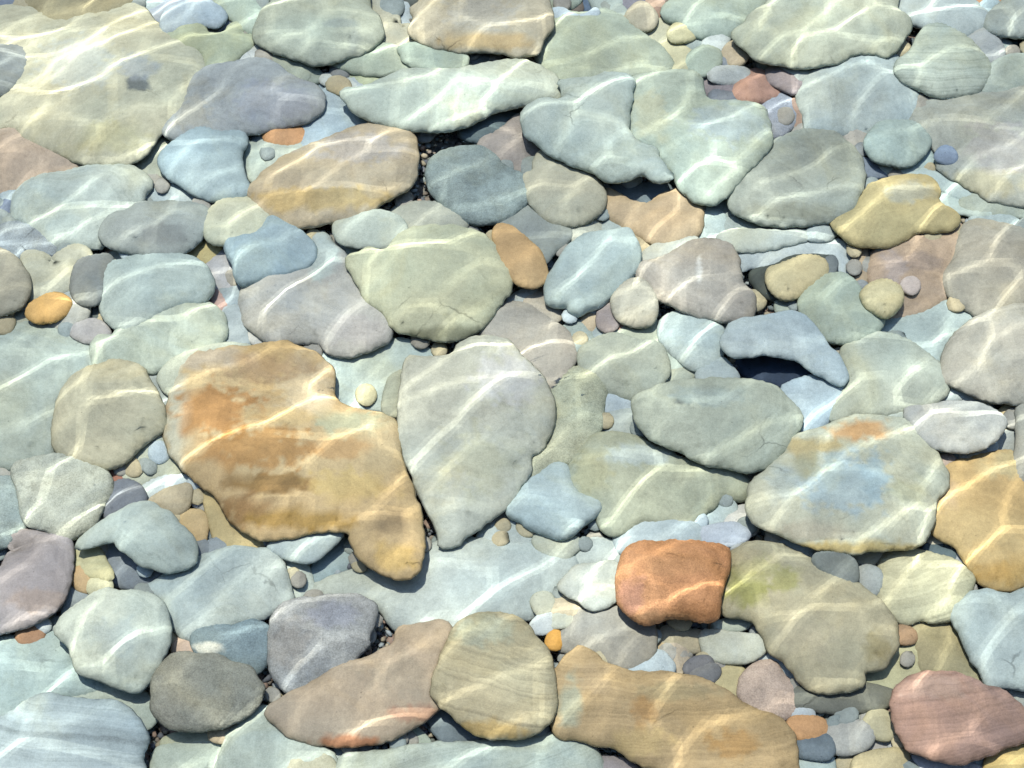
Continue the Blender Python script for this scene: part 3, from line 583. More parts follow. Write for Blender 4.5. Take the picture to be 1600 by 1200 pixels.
2|B8C0AE||rounded sage stone between the pale blue arch and the small grey oval|1322,595 1325,575 1318,560 1325,545 1345,532 1365,527 1390,530 1415,540 1430,548 1445,560 1460,572 1475,588 1477,605 1465,620 1450,630 1425,637 1395,642 1360,645 1330,650 1310,655 1302,652 1310,635 1320,615
1|BCC4BC|f|pale sliver above the small grey oval stone|1475,595 1500,605 1530,618 1545,628 1520,625 1500,622 1478,630 1465,628
4|C0BEB4||small grey oval stone looped by a bright line, above the ochre boulder|1415,645 1425,638 1450,637 1470,632 1495,630 1520,632 1545,640 1562,650 1570,662 1565,675 1550,690 1530,700 1505,704 1480,702 1455,695 1440,685 1428,668|1515,660,38,28,AAAAA2,.6
2|BDC6B8|f|thin pale slab touching the tip of the small grey oval|1365,648 1380,643 1418,644 1416,653 1395,655 1370,652
1|A0A8A4|p|grey oblong pebble below the small grey oval stone|1545,690 1560,685 1588,683 1588,692 1565,703 1545,705
1|D8C8A0|p|cream pebble behind the small grey oval stone at the frame|1568,648 1588,642 1590,668 1575,670
3|A8A698||dull grey stone cut by the frame above the ochre boulder|1592,645 1600,622 1640,615 1640,760 1605,755 1590,745 1585,725 1592,695
4|C6C6AE|b|broad stone with a teal-blue heart and ochre rim|1170,775 1172,765 1180,750 1200,735 1215,718 1228,705 1235,690 1250,680 1285,670 1310,660 1335,652 1365,652 1390,655 1415,660 1430,672 1445,690 1460,705 1470,725 1478,738 1480,755 1475,768 1465,775 1460,790 1457,815 1450,835 1440,848 1425,855 1390,857 1360,858 1335,863 1310,860 1280,855 1250,847 1225,835 1200,825 1180,815 1168,795|1320,755,72,48,B2C8C8,.9;1365,745,22,42,A0BEC6,.6;1225,755,28,28,B8C4BC,.6;1300,740,18,30,BCC4AC,.5;1345,672,50,16,CCA476,1;1265,695,50,12,C0AC7C,.9;1262,725,18,22,A8A078,.6;1420,765,28,26,B4B494,.6;1330,855,100,8,C8B070,.8;1270,830,60,14,C4B8A0,.6
2|CDB07C|b|ochre boulder cut by the frame beside the teal-hearted stone|1458,810 1462,790 1465,775 1478,765 1480,745 1478,735 1490,727 1515,726 1525,720 1545,715 1570,712 1600,720 1640,715 1640,915 1600,910 1580,917 1555,915 1535,905 1520,885 1508,865 1495,848 1478,838 1462,828|1580,725,40,20,C0B48C,.8;1570,895,50,20,C09A58,.7;1480,770,20,30,D2B690,.6
2|A8988C|p|mauve-brown pebble between the teal-hearted stone and the ochre boulder|1464,730 1475,718 1488,722 1480,735 1470,735
2|D0D0C0|p|tiny white pebble at the top of the ochre boulder|1516,718 1527,714 1530,722 1522,726
2|C8C8BC|p|tiny pale grey pebble under the small grey oval stone|1508,710 1518,706 1520,716 1510,718
1|C8A87C|p|tiny orange pebble between two pale pebbles above the ochre boulder|1494,713 1506,715 1508,725 1498,725
1|A0B8BC|f|blue-grey slab under the small grey oval stone|1440,695 1470,702 1500,710 1490,722 1465,722 1452,712
2|B4B89E|b|sage-olive stone crossed by a ladder of bright lines, above the brick-orange block|892,745 898,725 912,705 930,688 950,684 970,685 995,690 1010,700 1035,708 1050,718 1062,725 1075,725 1100,730 1130,732 1150,742 1165,755 1168,765 1162,775 1145,775 1130,770 1120,780 1100,795 1085,808 1075,820 1040,812 1010,812 985,820 970,828 955,830 940,815 935,800 930,785 915,782 905,775 895,760|1000,710,50,20,BCCCC4,.8;925,740,30,40,B2AE88,.6
4|B8C0AC|b|sage boulder with an eye-shaped dark mark, in the middle of the bed|990,630 1000,618 1020,610 1050,600 1075,598 1110,595 1140,595 1180,597 1205,605 1220,615 1240,635 1252,655 1245,675 1235,690 1225,705 1210,720 1190,732 1170,735 1140,730 1110,725 1085,715 1060,702 1030,690 1010,678 997,660|1068,626,14,6,727C74,1;1110,620,60,14,AEC2B8,.7
4|BCCFD0||pale blue arched stone over a dark hollow|1130,540 1132,525 1145,507 1165,500 1190,497 1215,492 1240,490 1260,500 1275,515 1285,530 1295,545 1310,560 1320,580 1322,595 1310,600 1285,585 1265,575 1245,560 1220,555 1195,552 1175,553 1155,556 1140,552
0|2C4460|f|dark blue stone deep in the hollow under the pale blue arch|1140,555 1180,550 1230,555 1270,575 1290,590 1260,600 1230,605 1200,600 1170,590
2|B4CCD4||pale blue wedge between the eye-marked sage boulder and the rounded sage stone|1235,605 1265,595 1300,598 1322,600 1315,620 1300,640 1280,665 1265,672 1252,668 1250,650 1240,630 1228,610
2|B4C4C0|f|pale grey-green slab beside the dark hollow, above the eye-marked boulder|1090,585 1108,570 1128,562 1142,576 1152,592 1130,596 1100,598
2|B4C4BC||pale sage stone beside the tip of the pale blue arch|1035,520 1040,503 1060,495 1085,495 1105,500 1120,512 1127,525 1125,545 1118,560 1105,570 1085,572 1070,562 1055,550 1040,535
2|B6BCA8||khaki-sage stone in the middle, above the eye-marked boulder's tip|910,555 918,545 935,535 960,530 985,535 1000,540 1015,540 1030,548 1035,560 1040,575 1035,590 1025,605 1000,615 990,618 965,612 945,600 925,585 912,570
1|B0B8A2||small olive-sage stone behind the khaki-sage stone|968,525 980,512 1000,507 1020,510 1032,522 1028,535 1010,542 990,538
1|B0BAA8|f|small sage stone between khaki-sage stone and pale sage stone|1030,545 1045,535 1060,545 1075,560 1085,572 1070,580 1050,582 1040,578
1|B0B8A6|f|low olive-grey slab above the eye-marked boulder's upper edge|1022,600 1030,585 1055,575 1085,570 1080,590 1050,600 1025,610
2|BAB2A2|b|pinkish tan stone with a ragged tip, above the big white-cream triangle|752,510 765,492 785,483 800,482 820,483 840,495 860,510 878,520 890,538 893,555 888,575 875,590 862,602 855,600 850,580 835,570 828,570 815,555 805,545 790,535 770,528 755,522
1|BCB4A4||beige stone under the ochre tongue-shaped stone|820,475 835,455 855,450 865,470 870,490 860,495 840,490
1|B0B8B4|f|grey sliver beside the large round cream stone's flank|795,472 820,455 832,448 832,455 815,470 800,480
1|A8BAB0|p|grey-green pebble beside the pinkish tan stone|885,520 910,510 920,525 915,540 905,548 895,535
1|9EB0B0|p|blue-grey pebble above the khaki-sage stone|930,515 950,511 960,516 958,527 940,530 926,530
2|BCBEA2|r|sage-cream curved stone hugging the big white-cream triangle's side|830,735 832,720 845,708 858,700 862,680 865,660 865,645 860,622 870,600 885,585 910,580 930,582 942,598 940,620 935,640 935,660 925,680 910,700 895,715 870,725 850,735 840,745
4|C8C8B4|b|big white-cream triangular stone beside the orange-tan boulder|625,640 628,610 632,580 640,560 660,562 690,560 710,555 720,540 735,530 755,527 780,530 795,535 805,548 818,565 830,572 845,590 855,605 863,625 866,645 862,665 855,685 845,700 830,710 828,725 826,740 815,760 800,780 780,800 755,818 735,830 715,848 700,854 690,850 685,830 675,810 662,785 650,755 640,730 630,705 622,685|790,590,50,45,CFCFCA,.8;750,720,60,50,C8C4A0,.5
1|BCCCBE|f|pale mint flat stone between orange-tan boulder and white-cream triangle|495,555 520,548 545,545 575,540 600,533 625,535 650,540 680,555 690,560 650,563 635,575 630,600 625,640 610,640 570,640 530,640 515,615 520,590 510,570
2|A8A890|p|olive upright pebble jammed beside the white-cream triangle|605,640 612,600 622,590 632,588 630,620 625,640
2|D0C8A0|p|tiny yellow pebble on the pale mint flat stone|565,612 575,609 580,618 574,626 566,622
4|CAB084|b|big orange-tan boulder with a lobed foot, the largest stone in view|300,555 335,550 365,545 395,543 415,540 445,535 460,540 480,550 500,560 515,575 520,590 520,610 527,630 545,640 575,645 600,650 618,660 622,685 625,710 632,735 640,755 648,780 655,800 658,820 662,840 660,865 655,885 645,898 630,903 610,900 590,890 570,878 558,865 548,845 545,832 515,828 480,832 450,837 425,840 400,838 375,825 355,805 345,785 335,770 320,760 305,748 290,735 278,720 265,705 260,680 262,655 265,630 270,610 275,590 285,570|430,755,70,16,98794C,1;380,800,50,26,A07E54,.9;470,812,90,16,A68648,.9;600,815,38,16,8E7C60,1;560,660,60,18,BCB896,1;275,650,18,100,C6BEA4,1;340,560,70,16,BCAE98,.9;335,640,70,40,B88650,.9;400,700,80,34,B8884E,.8;480,600,50,44,CDBC9C,.9;600,720,36,70,CEB68C,.7;420,575,70,22,B89C78,.8;550,760,70,26,D6B878,.7;620,870,34,22,D8B672,.8;520,700,60,16,C09460,.6;450,650,60,14,D2B682,.6
2|C0AE80||khaki-tan stone under the lower flank of the orange-tan boulder|325,775 340,765 360,780 380,815 400,838 410,845 395,852 370,852 345,848 338,830 330,800
1|BAC0AC||small sage stone between the cream-tan stone and the orange-tan boulder|183,745 190,730 205,715 215,700 230,690 250,682 262,690 265,705 275,725 272,735 255,740 235,745 215,755 195,757
1|C4D4D4|f|white-blue slab under the corner of the orange-tan boulder|208,760 215,750 235,742 265,740 290,748 310,758 295,765 275,765 250,775 230,778 220,778
3|C0C4B2|r|rough pale cream boulder with faceted sides, above the purple-grey stone|22,735 35,725 60,720 90,715 120,722 145,730 165,740 172,752 172,765 165,780 155,800 145,820 125,832 105,840 88,835 75,825 60,820 45,818 38,805 35,785 32,765 25,750
2|9CACA4|r|grey-green stone cut by the frame beside the rough pale cream boulder|-30,750 0,752 20,755 30,775 37,800 38,815 25,832 10,845 0,850 -30,850
1|BDB8A8||beige stone at the frame above the grey-green one|-30,722 0,722 15,735 22,750 10,752 -30,750
2|7C8086|p|dark slate pebble beside the rough pale cream boulder|170,790 175,770 185,760 200,758 215,765 222,780 215,787 195,795 180,805 170,805
1|A87868|p|tiny brick-red pebble above the dark slate pebble|175,738 185,733 187,755 177,758
4|C0CCBE|b|mint tongue-shaped stone with a pointed tail, beside an ochre chip|120,855 130,842 150,825 175,808 200,795 225,787 240,788 250,798 265,802 275,815 290,830 300,840 305,855 307,868 298,882 280,890 255,892 235,885 220,880 205,868 190,858 182,845 170,843 150,850 130,855
2|D4B888|f|ochre chip curving round the mint tongue-shaped stone|275,803 295,800 315,802 322,820 320,840 315,855 308,866 305,845 295,832 280,815
2|C8B898|f|peach chip above the mint tongue-shaped stone|235,785 255,770 275,763 295,760 297,775 290,795 275,803 260,802 248,795
1|D8D4D8|p|small white chip by the orange-tan boulder above the ochre chip|300,770 315,765 330,775 310,783
1|D0B070|f|narrow yellow-ochre sliver beside the khaki-tan stone|330,820 338,805 343,835 335,850
2|D0CAA0|p|pale yellow pebble under the tail of the mint tongue-shaped stone|122,868 135,858 150,862 160,880 170,900 155,898 135,890 125,880
1|8C9498||slate-grey stone shaded under the mint tongue-shaped stone|157,865 170,852 183,850 190,862 205,870 220,885 240,890 260,895 240,905 215,910 190,908 170,895
2|98A0A0|p|small slate stone below the ochre chip|308,875 325,855 345,848 350,858 340,870 315,882
3|AEA4A2|b|purple-grey stone cut by the frame with a jagged top|-30,900 0,895 15,870 30,858 15,852 20,840 40,833 60,835 80,840 95,838 108,845 110,865 107,900 100,930 85,950 60,965 30,978 0,985 -30,990|60,940,40,20,B4A090,.6
1|98A4A4|f|grey-blue slab beside the purple-grey jagged stone|108,912 118,905 150,920 140,940 110,950 100,960
2|C8A87C|p|tan-orange pebble below the pale yellow pebble|118,900 135,890 148,910 145,920 125,915
2|D0CCA8|p|cream pebble touching the tan-orange pebble|143,920 150,908 165,908 168,920 155,925
2|B08868|p|small brown pebble below the purple-grey jagged stone|32,995 40,983 55,980 63,985 60,997 45,1003 35,1002
2|D0D4CC|p|tiny white pebble touching the small brown pebble|55,977 68,973 72,979 62,984
2|BECBC0|b|pale mint boulder behind the round sage stone and dark teal stone|225,925 245,915 270,900 300,885 325,872 350,865 380,862 410,865 430,870 440,890 447,915 450,935 440,945 420,955 400,963 370,970 345,978 325,985 310,998 295,995 280,985 270,970 265,955 258,940 245,930
1|BCC8BC||mint stone showing behind the pale mint boulder's edge|432,872 450,870 470,885 478,905 480,922 465,938 452,940 448,915 440,890
3|B0C4C4|f|pale blue wedge-shaped stone under the orange-tan boulder's straight edge|420,855 440,840 470,832 500,830 530,830 533,838 520,852 505,865 490,875 470,877 450,872 430,865
1|C8BCA4|f|beige sliver between khaki-tan stone and pale mint boulder|340,852 370,852 395,852 415,858 425,868 400,860 370,858
4|C0C8B8|b|round sage stone with a bright ring, overlapping the pale mint boulder|88,985 95,970 112,955 130,942 148,930 165,923 190,925 215,927 240,933 255,945 262,965 265,985 260,1010 250,1035 238,1055 225,1072 208,1080 185,1072 165,1065 145,1058 125,1050 115,1030 108,1010 95,995|180,995,40,34,B0BFB6,.7
1|B4C8BC|b|pale green slab cut by the frame under the round sage stone|-30,1005 0,1005 30,1002 60,1000 90,997 105,1010 112,1035 122,1050 140,1058 170,1065 165,1072 140,1075 110,1080 80,1088 50,1100 20,1115 0,1125 -30,1130
1|B4C0B0||sage slab between the round sage stone and the white streaked corner boulder|80,1088 120,1075 165,1070 200,1078 225,1092 238,1110 235,1125 222,1128 205,1110 180,1098 140,1098 100,1095
4|BCD0D0|bb|white-blue streaked boulder in the bottom corner|-30,1140 0,1125 25,1110 55,1092 80,1085 110,1095 150,1097 180,1098 200,1110 220,1130 230,1150 228,1165 222,1185 215,1225 -30,1230
4|9C9A8A|rb|rough brown-olive stone below the dark teal stone|240,1080 240,1065 250,1045 268,1028 290,1021 310,1026 340,1025 365,1038 390,1045 402,1060 410,1075 405,1095 395,1108 375,1122 350,1133 320,1140 290,1140 265,1135 245,1120 238,1100
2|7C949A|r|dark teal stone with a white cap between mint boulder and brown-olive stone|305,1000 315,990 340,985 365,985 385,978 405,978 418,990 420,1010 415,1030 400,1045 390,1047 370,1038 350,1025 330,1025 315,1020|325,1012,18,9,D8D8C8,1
1|C8B09C|p|peach pebble between the round sage stone and the dark teal stone|278,1015 285,1005 298,1000 304,1010 300,1022 285,1022
3|A8A8A4|rb|purple-grey scratched stone beside the tan-brown leaf stone|425,980 430,965 440,950 460,942 490,938 520,935 550,933 570,938 585,950 582,970 575,990 570,1010 560,1020 545,1035 525,1045 505,1055 485,1070 460,1085 445,1075 432,1060 425,1040 424,1010|520,960,40,20,A4A6B0,.8;450,1010,30,40,B0A89C,.6
3|BEAC94|b|tan-brown leaf-shaped stone crossed by a zigzag bright line|420,1115 440,1095 470,1080 500,1065 530,1045 560,1035 590,1025 615,1010 625,985 650,980 690,975 703,985 702,1000 690,1020 680,1040 676,1065 677,1090 685,1100 665,1120 640,1135 615,1150 590,1158 560,1160 530,1163 500,1160 475,1155 455,1148 440,1135|620,1060,50,40,B0A490,.6;540,1160,50,10,B87850,.8;650,1115,40,12,B08068,.6
4|BFB494|bb|sage-tan rounded stone with wavy stripes and golden rim, beside the leaf-shaped stone|677,1085 678,1065 685,1040 695,1015 705,995 712,980 730,968 755,962 780,962 805,968 825,980 840,1000 855,1020 862,1045 866,1075 868,1100 858,1125 840,1142 810,1152 780,1152 745,1145 720,1128 700,1110 688,1100|760,985,50,24,B8BCA4,.7;760,1140,60,14,C0A468,.8
1|BCC8BE|b|broad pale slab with a cracked lower edge under the orange-tan boulder's foot|480,935 500,920 540,905 580,895 620,905 650,895 665,875 680,860 720,852 760,850 800,855 850,860 890,870 895,885 880,905 860,925 840,945 820,960 790,965 760,962 730,968 705,985 690,973 650,980 620,975 600,950 585,945 550,930 510,932
0|9CB4B4|f|shaded blue-green slab beneath the pale blue wedge-shaped stone|485,900 505,870 535,845 548,850 560,870 550,885 520,900 495,915
3|BDC0B2||pale grey-cream stone touching the brick-orange block's side|877,915 890,900 905,888 935,885 960,882 965,900 963,925 955,940 935,948 920,947 905,935 885,925
1|C0C8BC|f|pale slab above the grey-cream stone beside the brick-orange block|895,870 905,855 930,845 960,850 975,865 965,880 930,885 905,888
2|D0C4A8|p|cream round pebble below the pale grey-cream stone|865,945 872,932 885,928 898,935 903,948 895,958 880,963 868,960
2|C8C8B0|p|small greenish cream pebble beside the cream round pebble|837,940 845,933 857,935 857,950 845,955
2|D0D8D4|p|small white pebble by the top of the wavy-striped sage-tan stone|835,980 845,968 855,962 862,970 858,980 845,984
2|C4C4B0|p|flat cream pebble under the cream round pebble|862,970 890,962 885,972 868,974
2|D8A050|p|tiny bright orange pebble beside the grey-brown stone|860,1005 865,992 871,995 870,1008
5|CC9468|tr|brick-orange block stone, the most strongly coloured in view|964,920 965,895 970,872 985,855 1005,849 1040,848 1075,848 1110,852 1135,860 1141,875 1138,895 1130,915 1125,940 1120,965 1105,970 1075,965 1045,965 1020,973 1000,972 980,958 966,940|1060,880,60,20,D29C6C,.5;985,930,20,30,BC8878,.5;1090,955,40,14,B07C50,.6;1040,965,50,8,A07C58,.6
2|B0C0C0||blue-sage oval tucked behind the brick-orange block|966,845 970,830 985,818 1005,810 1030,808 1055,812 1075,822 1092,832 1095,842 1088,850 1060,852 1020,850 990,855 975,860
2|B4C0CC|f|lilac-blue flat stone beside the blue-sage oval|1092,832 1110,825 1140,820 1165,825 1170,835 1160,845 1135,852 1110,853 1095,845
1|BCCCC4|p|pale green chip above the lilac-blue flat stone|1088,820 1115,812 1130,800 1135,790 1142,795 1140,808 1130,818 1110,825
1|E0D8C8|p|white-cream chip beside the lower edge of the teal-hearted stone|1140,820 1150,805 1165,800 1175,815 1172,828 1155,825
3|B8D0D0|s|mint-blue cracked slab between white-cream triangle and ladder-lined stone|795,800 800,790 825,760 850,740 870,730 885,735 890,755 900,775 915,782 930,787 935,795 925,805 910,815 895,830 875,838 850,830 830,822 815,810
1|BCC8BE||pale stone below the mint-blue cracked slab|755,840 770,825 790,810 805,808 820,822 832,835 828,850 815,860 790,855 765,850
2|C0C4B0|p|cream-sage chip under the mint-blue cracked slab|840,842 860,845 890,845 902,850 890,862 880,870 860,865 845,855
1|B4C8D0|p|small pale blue stone beside the eye-marked boulder's blunt end|945,630 960,622 985,622 992,635 988,645 965,648 950,642
1|B0BCB4||grey-sage stone below the small pale blue stone|950,665 955,650 985,648 995,665 1005,680 985,688 960,680
1|C8B498|p|tan chip above the small pale blue stone|942,618 945,602 960,605 975,620 950,625
3|B0A88C|b|grey-tan boulder with yellow-green moss, beside the brick-orange block|1135,960 1125,935 1130,910 1140,880 1150,862 1175,852 1210,855 1250,870 1290,890 1320,905 1350,925 1375,945 1390,965 1400,985 1398,1010 1390,1025 1375,1040 1350,1050 1348,1065 1330,1075 1300,1078 1270,1075 1250,1060 1235,1040 1220,1025 1205,1015 1190,985 1180,970 1160,962|1165,920,45,28,94925C,1;1225,905,24,20,9C986A,1;1180,890,40,20,A8A478,.7;1370,1010,22,24,988C64,.7;1260,985,50,40,ACA48C,.5
2|B4C4C0|f|pale slab above the mossy grey-tan boulder|1205,850 1225,842 1255,850 1275,862 1265,878 1240,872 1215,860
4|7E8884|p|dark grey-green oval stone below the teal-hearted stone|1272,875 1280,865 1300,862 1325,870 1337,885 1338,905 1325,915 1300,900 1280,888
1|C8C0A4|f|beige sliver beside the dark grey-green oval stone|1325,868 1350,862 1390,862 1370,875 1345,890 1338,885
2|A8ACA4|p|grey pebble below the dark grey-green oval stone|1338,910 1340,895 1350,890 1368,895 1372,905 1368,920 1355,931 1342,925
2|C0BC9C|bb|cream-olive stone with fine grid-like ripple lines under the teal-hearted stone|1378,915 1380,885 1395,865 1420,865 1450,872 1480,880 1500,890 1515,905 1510,925 1495,945 1490,960 1465,965 1440,962 1415,968 1390,955 1378,940
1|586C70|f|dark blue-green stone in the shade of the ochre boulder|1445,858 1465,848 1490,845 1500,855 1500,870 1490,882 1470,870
1|C4BEA8|f|beige triangle between teal-hearted stone and ochre boulder|1455,845 1458,825 1475,835 1490,843 1470,848 1450,850
1|A0A8AC|p|small grey-blue stone against the ochre boulder's lower flank|1497,880 1500,862 1512,870 1520,895 1508,895
1|A09878||olive-brown stone between the mossy boulder and the mint corner stone|1420,980 1440,968 1460,968 1485,975 1495,1000 1500,1020 1515,1045 1530,1065 1525,1075 1490,1060 1465,1045 1445,1045 1440,1020 1430,1000
1|C4C09A||pale olive stone between the mossy boulder and the red-purple stone|1352,1055 1385,1040 1400,1015 1405,998 1425,1000 1435,1015 1443,1040 1442,1055 1425,1065 1410,1080 1395,1088 1370,1078 1355,1075
2|B09070|p|tiny brown chip at the tip of the mossy boulder|1405,985 1420,988 1425,998 1408,998
3|BCCCC4|b|pale mint stone cut by the frame above the red-purple stone|1490,955 1500,945 1520,930 1545,927 1575,932 1600,925 1640,920 1640,1080 1600,1075 1575,1070 1545,1072 1540,1055 1520,1030 1510,1005 1500,985 1492,970
4|B09082|bb|red-purple stone with fine bright streaks, near the bottom corner|1395,1100 1400,1080 1415,1065 1435,1055 1465,1052 1500,1055 1530,1070 1560,1080 1590,1100 1610,1120 1640,1130 1640,1155 1600,1158 1575,1165 1550,1175 1520,1185 1500,1192 1475,1188 1445,1180 1420,1170 1410,1150 1398,1125|1460,1075,50,18,B8A094,.7
1|B8BCB0|f|pale slab between the mint stone and the red-purple stone|1545,1072 1600,1075 1640,1080 1640,1140 1600,1105 1570,1085
2|7A7C70|t|long dark rod-shaped stone beneath the mossy boulder|1240,1090 1248,1080 1290,1080 1340,1075 1375,1080 1392,1085 1394,1092 1380,1100 1350,1105 1310,1108 1270,1104 1245,1100
3|BCA47C|bb|wide ochre boulder with folded layers at the bottom edge|862,1065 875,1045 890,1025 905,1015 925,1025 945,1040 970,1050 1000,1055 1040,1055 1070,1060 1100,1068 1120,1075 1140,1090 1165,1105 1190,1115 1215,1125 1235,1150 1242,1180 1240,1230 1150,1235 1060,1225 1025,1200 990,1185 960,1165 930,1160 900,1150 880,1150 868,1140 865,1110 868,1085|1010,1110,20,30,B48C58,.7;1150,1160,40,25,B89058,.7;890,1100,20,40,B0B49C,.8;1060,1080,60,14,A49878,.7;930,1060,25,25,B4A080,.5;1000,1160,50,25,CBB27C,.6
2|C0CCBC|bb|pale striated slab at the bottom edge beside the wide ochre boulder|535,1190 560,1185 610,1178 660,1170 700,1168 750,1165 800,1162 850,1155 880,1152 900,1160 925,1172 928,1225 700,1235 540,1230
1|A49A98|f|purple-grey stone peeking from under the wide ochre boulder|930,1190 960,1187 985,1195 1010,1225 935,1230
2|C0CCBC|b|pale sage boulder at the bottom edge below the leaf-shaped stone|355,1165 370,1140 395,1120 415,1110 422,1120 440,1140 460,1150 490,1160 505,1175 520,1190 525,1230 350,1230
3|C8C4A8||cream lump at the bottom edge beside the pale sage boulder|455,1190 470,1182 500,1182 518,1192 520,1225 455,1225
1|C0C4A8|f|thin cream slab under the rough brown-olive stone|255,1160 275,1150 310,1145 330,1148 330,1155 290,1165 262,1172
2|C4B498|p|tan pebble under the rough brown-olive stone|333,1148 342,1138 358,1140 360,1148 350,1153 338,1152
1|C0CCB8|f|pale green slab at the bottom edge between white streaked and pale sage boulders|245,1175 290,1165 350,1155 355,1180 350,1230 245,1230
1|B4BCA4|f|pale olive chip in the shadow of the leaf-shaped stone|620,1150 645,1140 660,1150 670,1165 650,1170
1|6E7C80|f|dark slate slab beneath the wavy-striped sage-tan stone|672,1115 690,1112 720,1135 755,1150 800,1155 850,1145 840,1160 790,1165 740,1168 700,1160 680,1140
2|A09C90||grey-brown stone below the brick-orange block|885,985 895,965 910,952 940,950 970,958 1000,965 1015,978 1018,1000 1015,1020 1000,1035 985,1045 965,1040 945,1030 930,1018 905,1015 890,1015 875,1005|975,1000,34,24,8E8C84,.7
2|C8D8D8|p|pale blue-white stone above the wide ochre boulder|985,1045 1000,1038 1015,1028 1030,1024 1042,1035 1047,1045 1040,1055 1015,1057 990,1055
1|B8AC90|f|tan slab in the shadow below the brick-orange block|1030,995 1040,983 1065,988 1095,990 1100,1005 1095,1015 1070,1015 1055,1008 1035,1002
2|C4C8B8|f|pale banded slab below the brick-orange block|1096,992 1120,988 1150,992 1185,995 1200,1005 1190,1020 1170,1032 1140,1033 1110,1028 1100,1012
1|B8C0AC|f|narrow pale chip at the mossy boulder's corner|1115,980 1130,972 1160,965 1172,970 1160,980 1135,983
1|C8B490|p|small yellow-tan pebble beside the grey-brown stone|1025,1015 1035,1006 1047,1012 1045,1022 1030,1024
1|BCB09C|p|beige upright pebble beside the pale blue-white stone|1045,1015 1060,1010 1068,1025 1060,1050 1048,1045
2|6C6C70|p|blackish pebble under the pale banded slab|1075,1045 1085,1035 1100,1032 1108,1037 1100,1046 1085,1050
2|808080|p|dark grey pebble under the blackish pebble|1085,1055 1095,1047 1115,1045 1118,1052 1108,1062 1090,1062
1|98928A|p|brown-grey pebble beside the blackish pebble|1110,1040 1130,1035 1135,1042 1120,1050
1|C8B98C||yellow-tan stone above the shoulder of the wide ochre boulder|1112,1062 1130,1050 1145,1045 1160,1060 1165,1078 1150,1090 1130,1085 1118,1075
2|BCA898|r|pinkish rough stone at the end of the dark rod-shaped stone|1165,1060 1180,1045 1205,1040 1220,1060 1235,1075 1243,1090 1240,1108 1225,1118 1210,1120 1190,1112 1168,1098 1160,1080
1|C4CCC8|f|pale blue chip between mossy boulder and pinkish rough stone|1180,1040 1200,1020 1225,1035 1250,1065 1253,1075 1240,1080 1225,1065 1205,1045
2|D0D4D0|p|white pebble below the dark rod-shaped stone|1232,1115 1245,1108 1262,1112 1265,1120 1250,1125 1238,1122
2|D8A878|p|bright orange pebble below the dark rod-shaped stone|1236,1140 1240,1128 1265,1126 1285,1132 1285,1148 1270,1153 1248,1148
2|78868C|p|slate-blue pebble under the bright orange pebble|1240,1170 1255,1155 1290,1155 1297,1170 1290,1180 1260,1178
1|B0C4BC|f|mint chip at the bottom edge under the slate-blue pebble|1245,1185 1295,1182 1297,1225 1240,1225
2|B8B4A8|p|grey rounded stone beside the bright orange pebble|1297,1140 1310,1132 1340,1133 1358,1145 1355,1160 1330,1172 1305,1170 1298,1155
2|B8B090|p|olive stone against the side of the red-purple stone|1355,1130 1370,1115 1395,1128 1398,1140 1385,1150 1365,1145
1|B4B0A8|f|grey chip under the olive stone by the red-purple stone|1330,1175 1360,1148 1385,1152 1385,1170 1360,1180 1335,1182
1|C0C0BC|p|small white-grey pebble touching the red-purple stone|1395,1150 1405,1140 1415,1165 1412,1175 1400,1172
2|B8AC88|f|tan streaked slab at the bottom edge by the red-purple stone|1335,1190 1360,1178 1400,1172 1417,1180 1415,1205 1400,1225 1335,1225
1|A8AC9C|f|grey-sage slab under the dark rod-shaped stone|1290,1125 1310,1112 1350,1110 1350,1128 1310,1132
1|C8CCD4|f|blue-white slab at the bottom edge under the red-purple stone|1420,1190 1450,1185 1490,1193 1520,1198 1540,1225 1420,1230
2|D4BC80||yellow stone in the bottom corner below the red-purple stone|1548,1185 1560,1175 1590,1170 1640,1170 1640,1230 1545,1230
1|BCD0CC|f|pale teal stone beside the yellow corner stone|1515,1205 1530,1185 1552,1172 1548,1195 1545,1225
'''
SUN_AZ, SUN_EL, SUN, SUN_ANG, SKY, EXPO = -40, 73, 4.7, .05, .15, .97
WSEED, WDIR, WSPREAD, WRES = 45, 115, .7, .0095
CRESTS = [(.135, .056, .97, 1.9, 33), (.072, .037, .97, 1.6, 60)]
WAVES = [(.05, .0000013, 12), (.075, .000003, 10), (.11, .000006, 10), (.19, .00005, 12), (.25, .00012, 12), (.37, .0003, 12), (.55, .0008, 8)]
HAZE, HAZECOL = 0, (.75, .9, 1, 1)
seed = 0
for line in STONES.strip().splitlines():
    layer, hexcol, flags, label, pts, *extra = line.split('|')
    seed += 1
    px = [tuple(float(v) for v in q.split(',')) for q in pts.split()]
    patches = []
    if extra and extra[0]:
        for q in extra[0].split(';'):
            a = q.split(',')
            patches.append((float(a[0]), float(a[1]), float(a[2]), float(a[3]), a[4], float(a[5])))
    name = 'pebble' if 'p' in flags else ('flat_stone' if 'f' in flags else 'stone')
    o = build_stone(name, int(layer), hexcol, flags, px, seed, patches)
    if o is None:
        print('EMPTY', label)
        continue
    o['label'] = label
    o['category'] = 'pebble' if name == 'pebble' else 'stone'
    o['group'] = {'pebble': 'pebbles lying among the stones', 'flat_stone': 'flat stones and slabs of the stream bed', 'stone': 'water-worn stones of the stream bed'}[name]

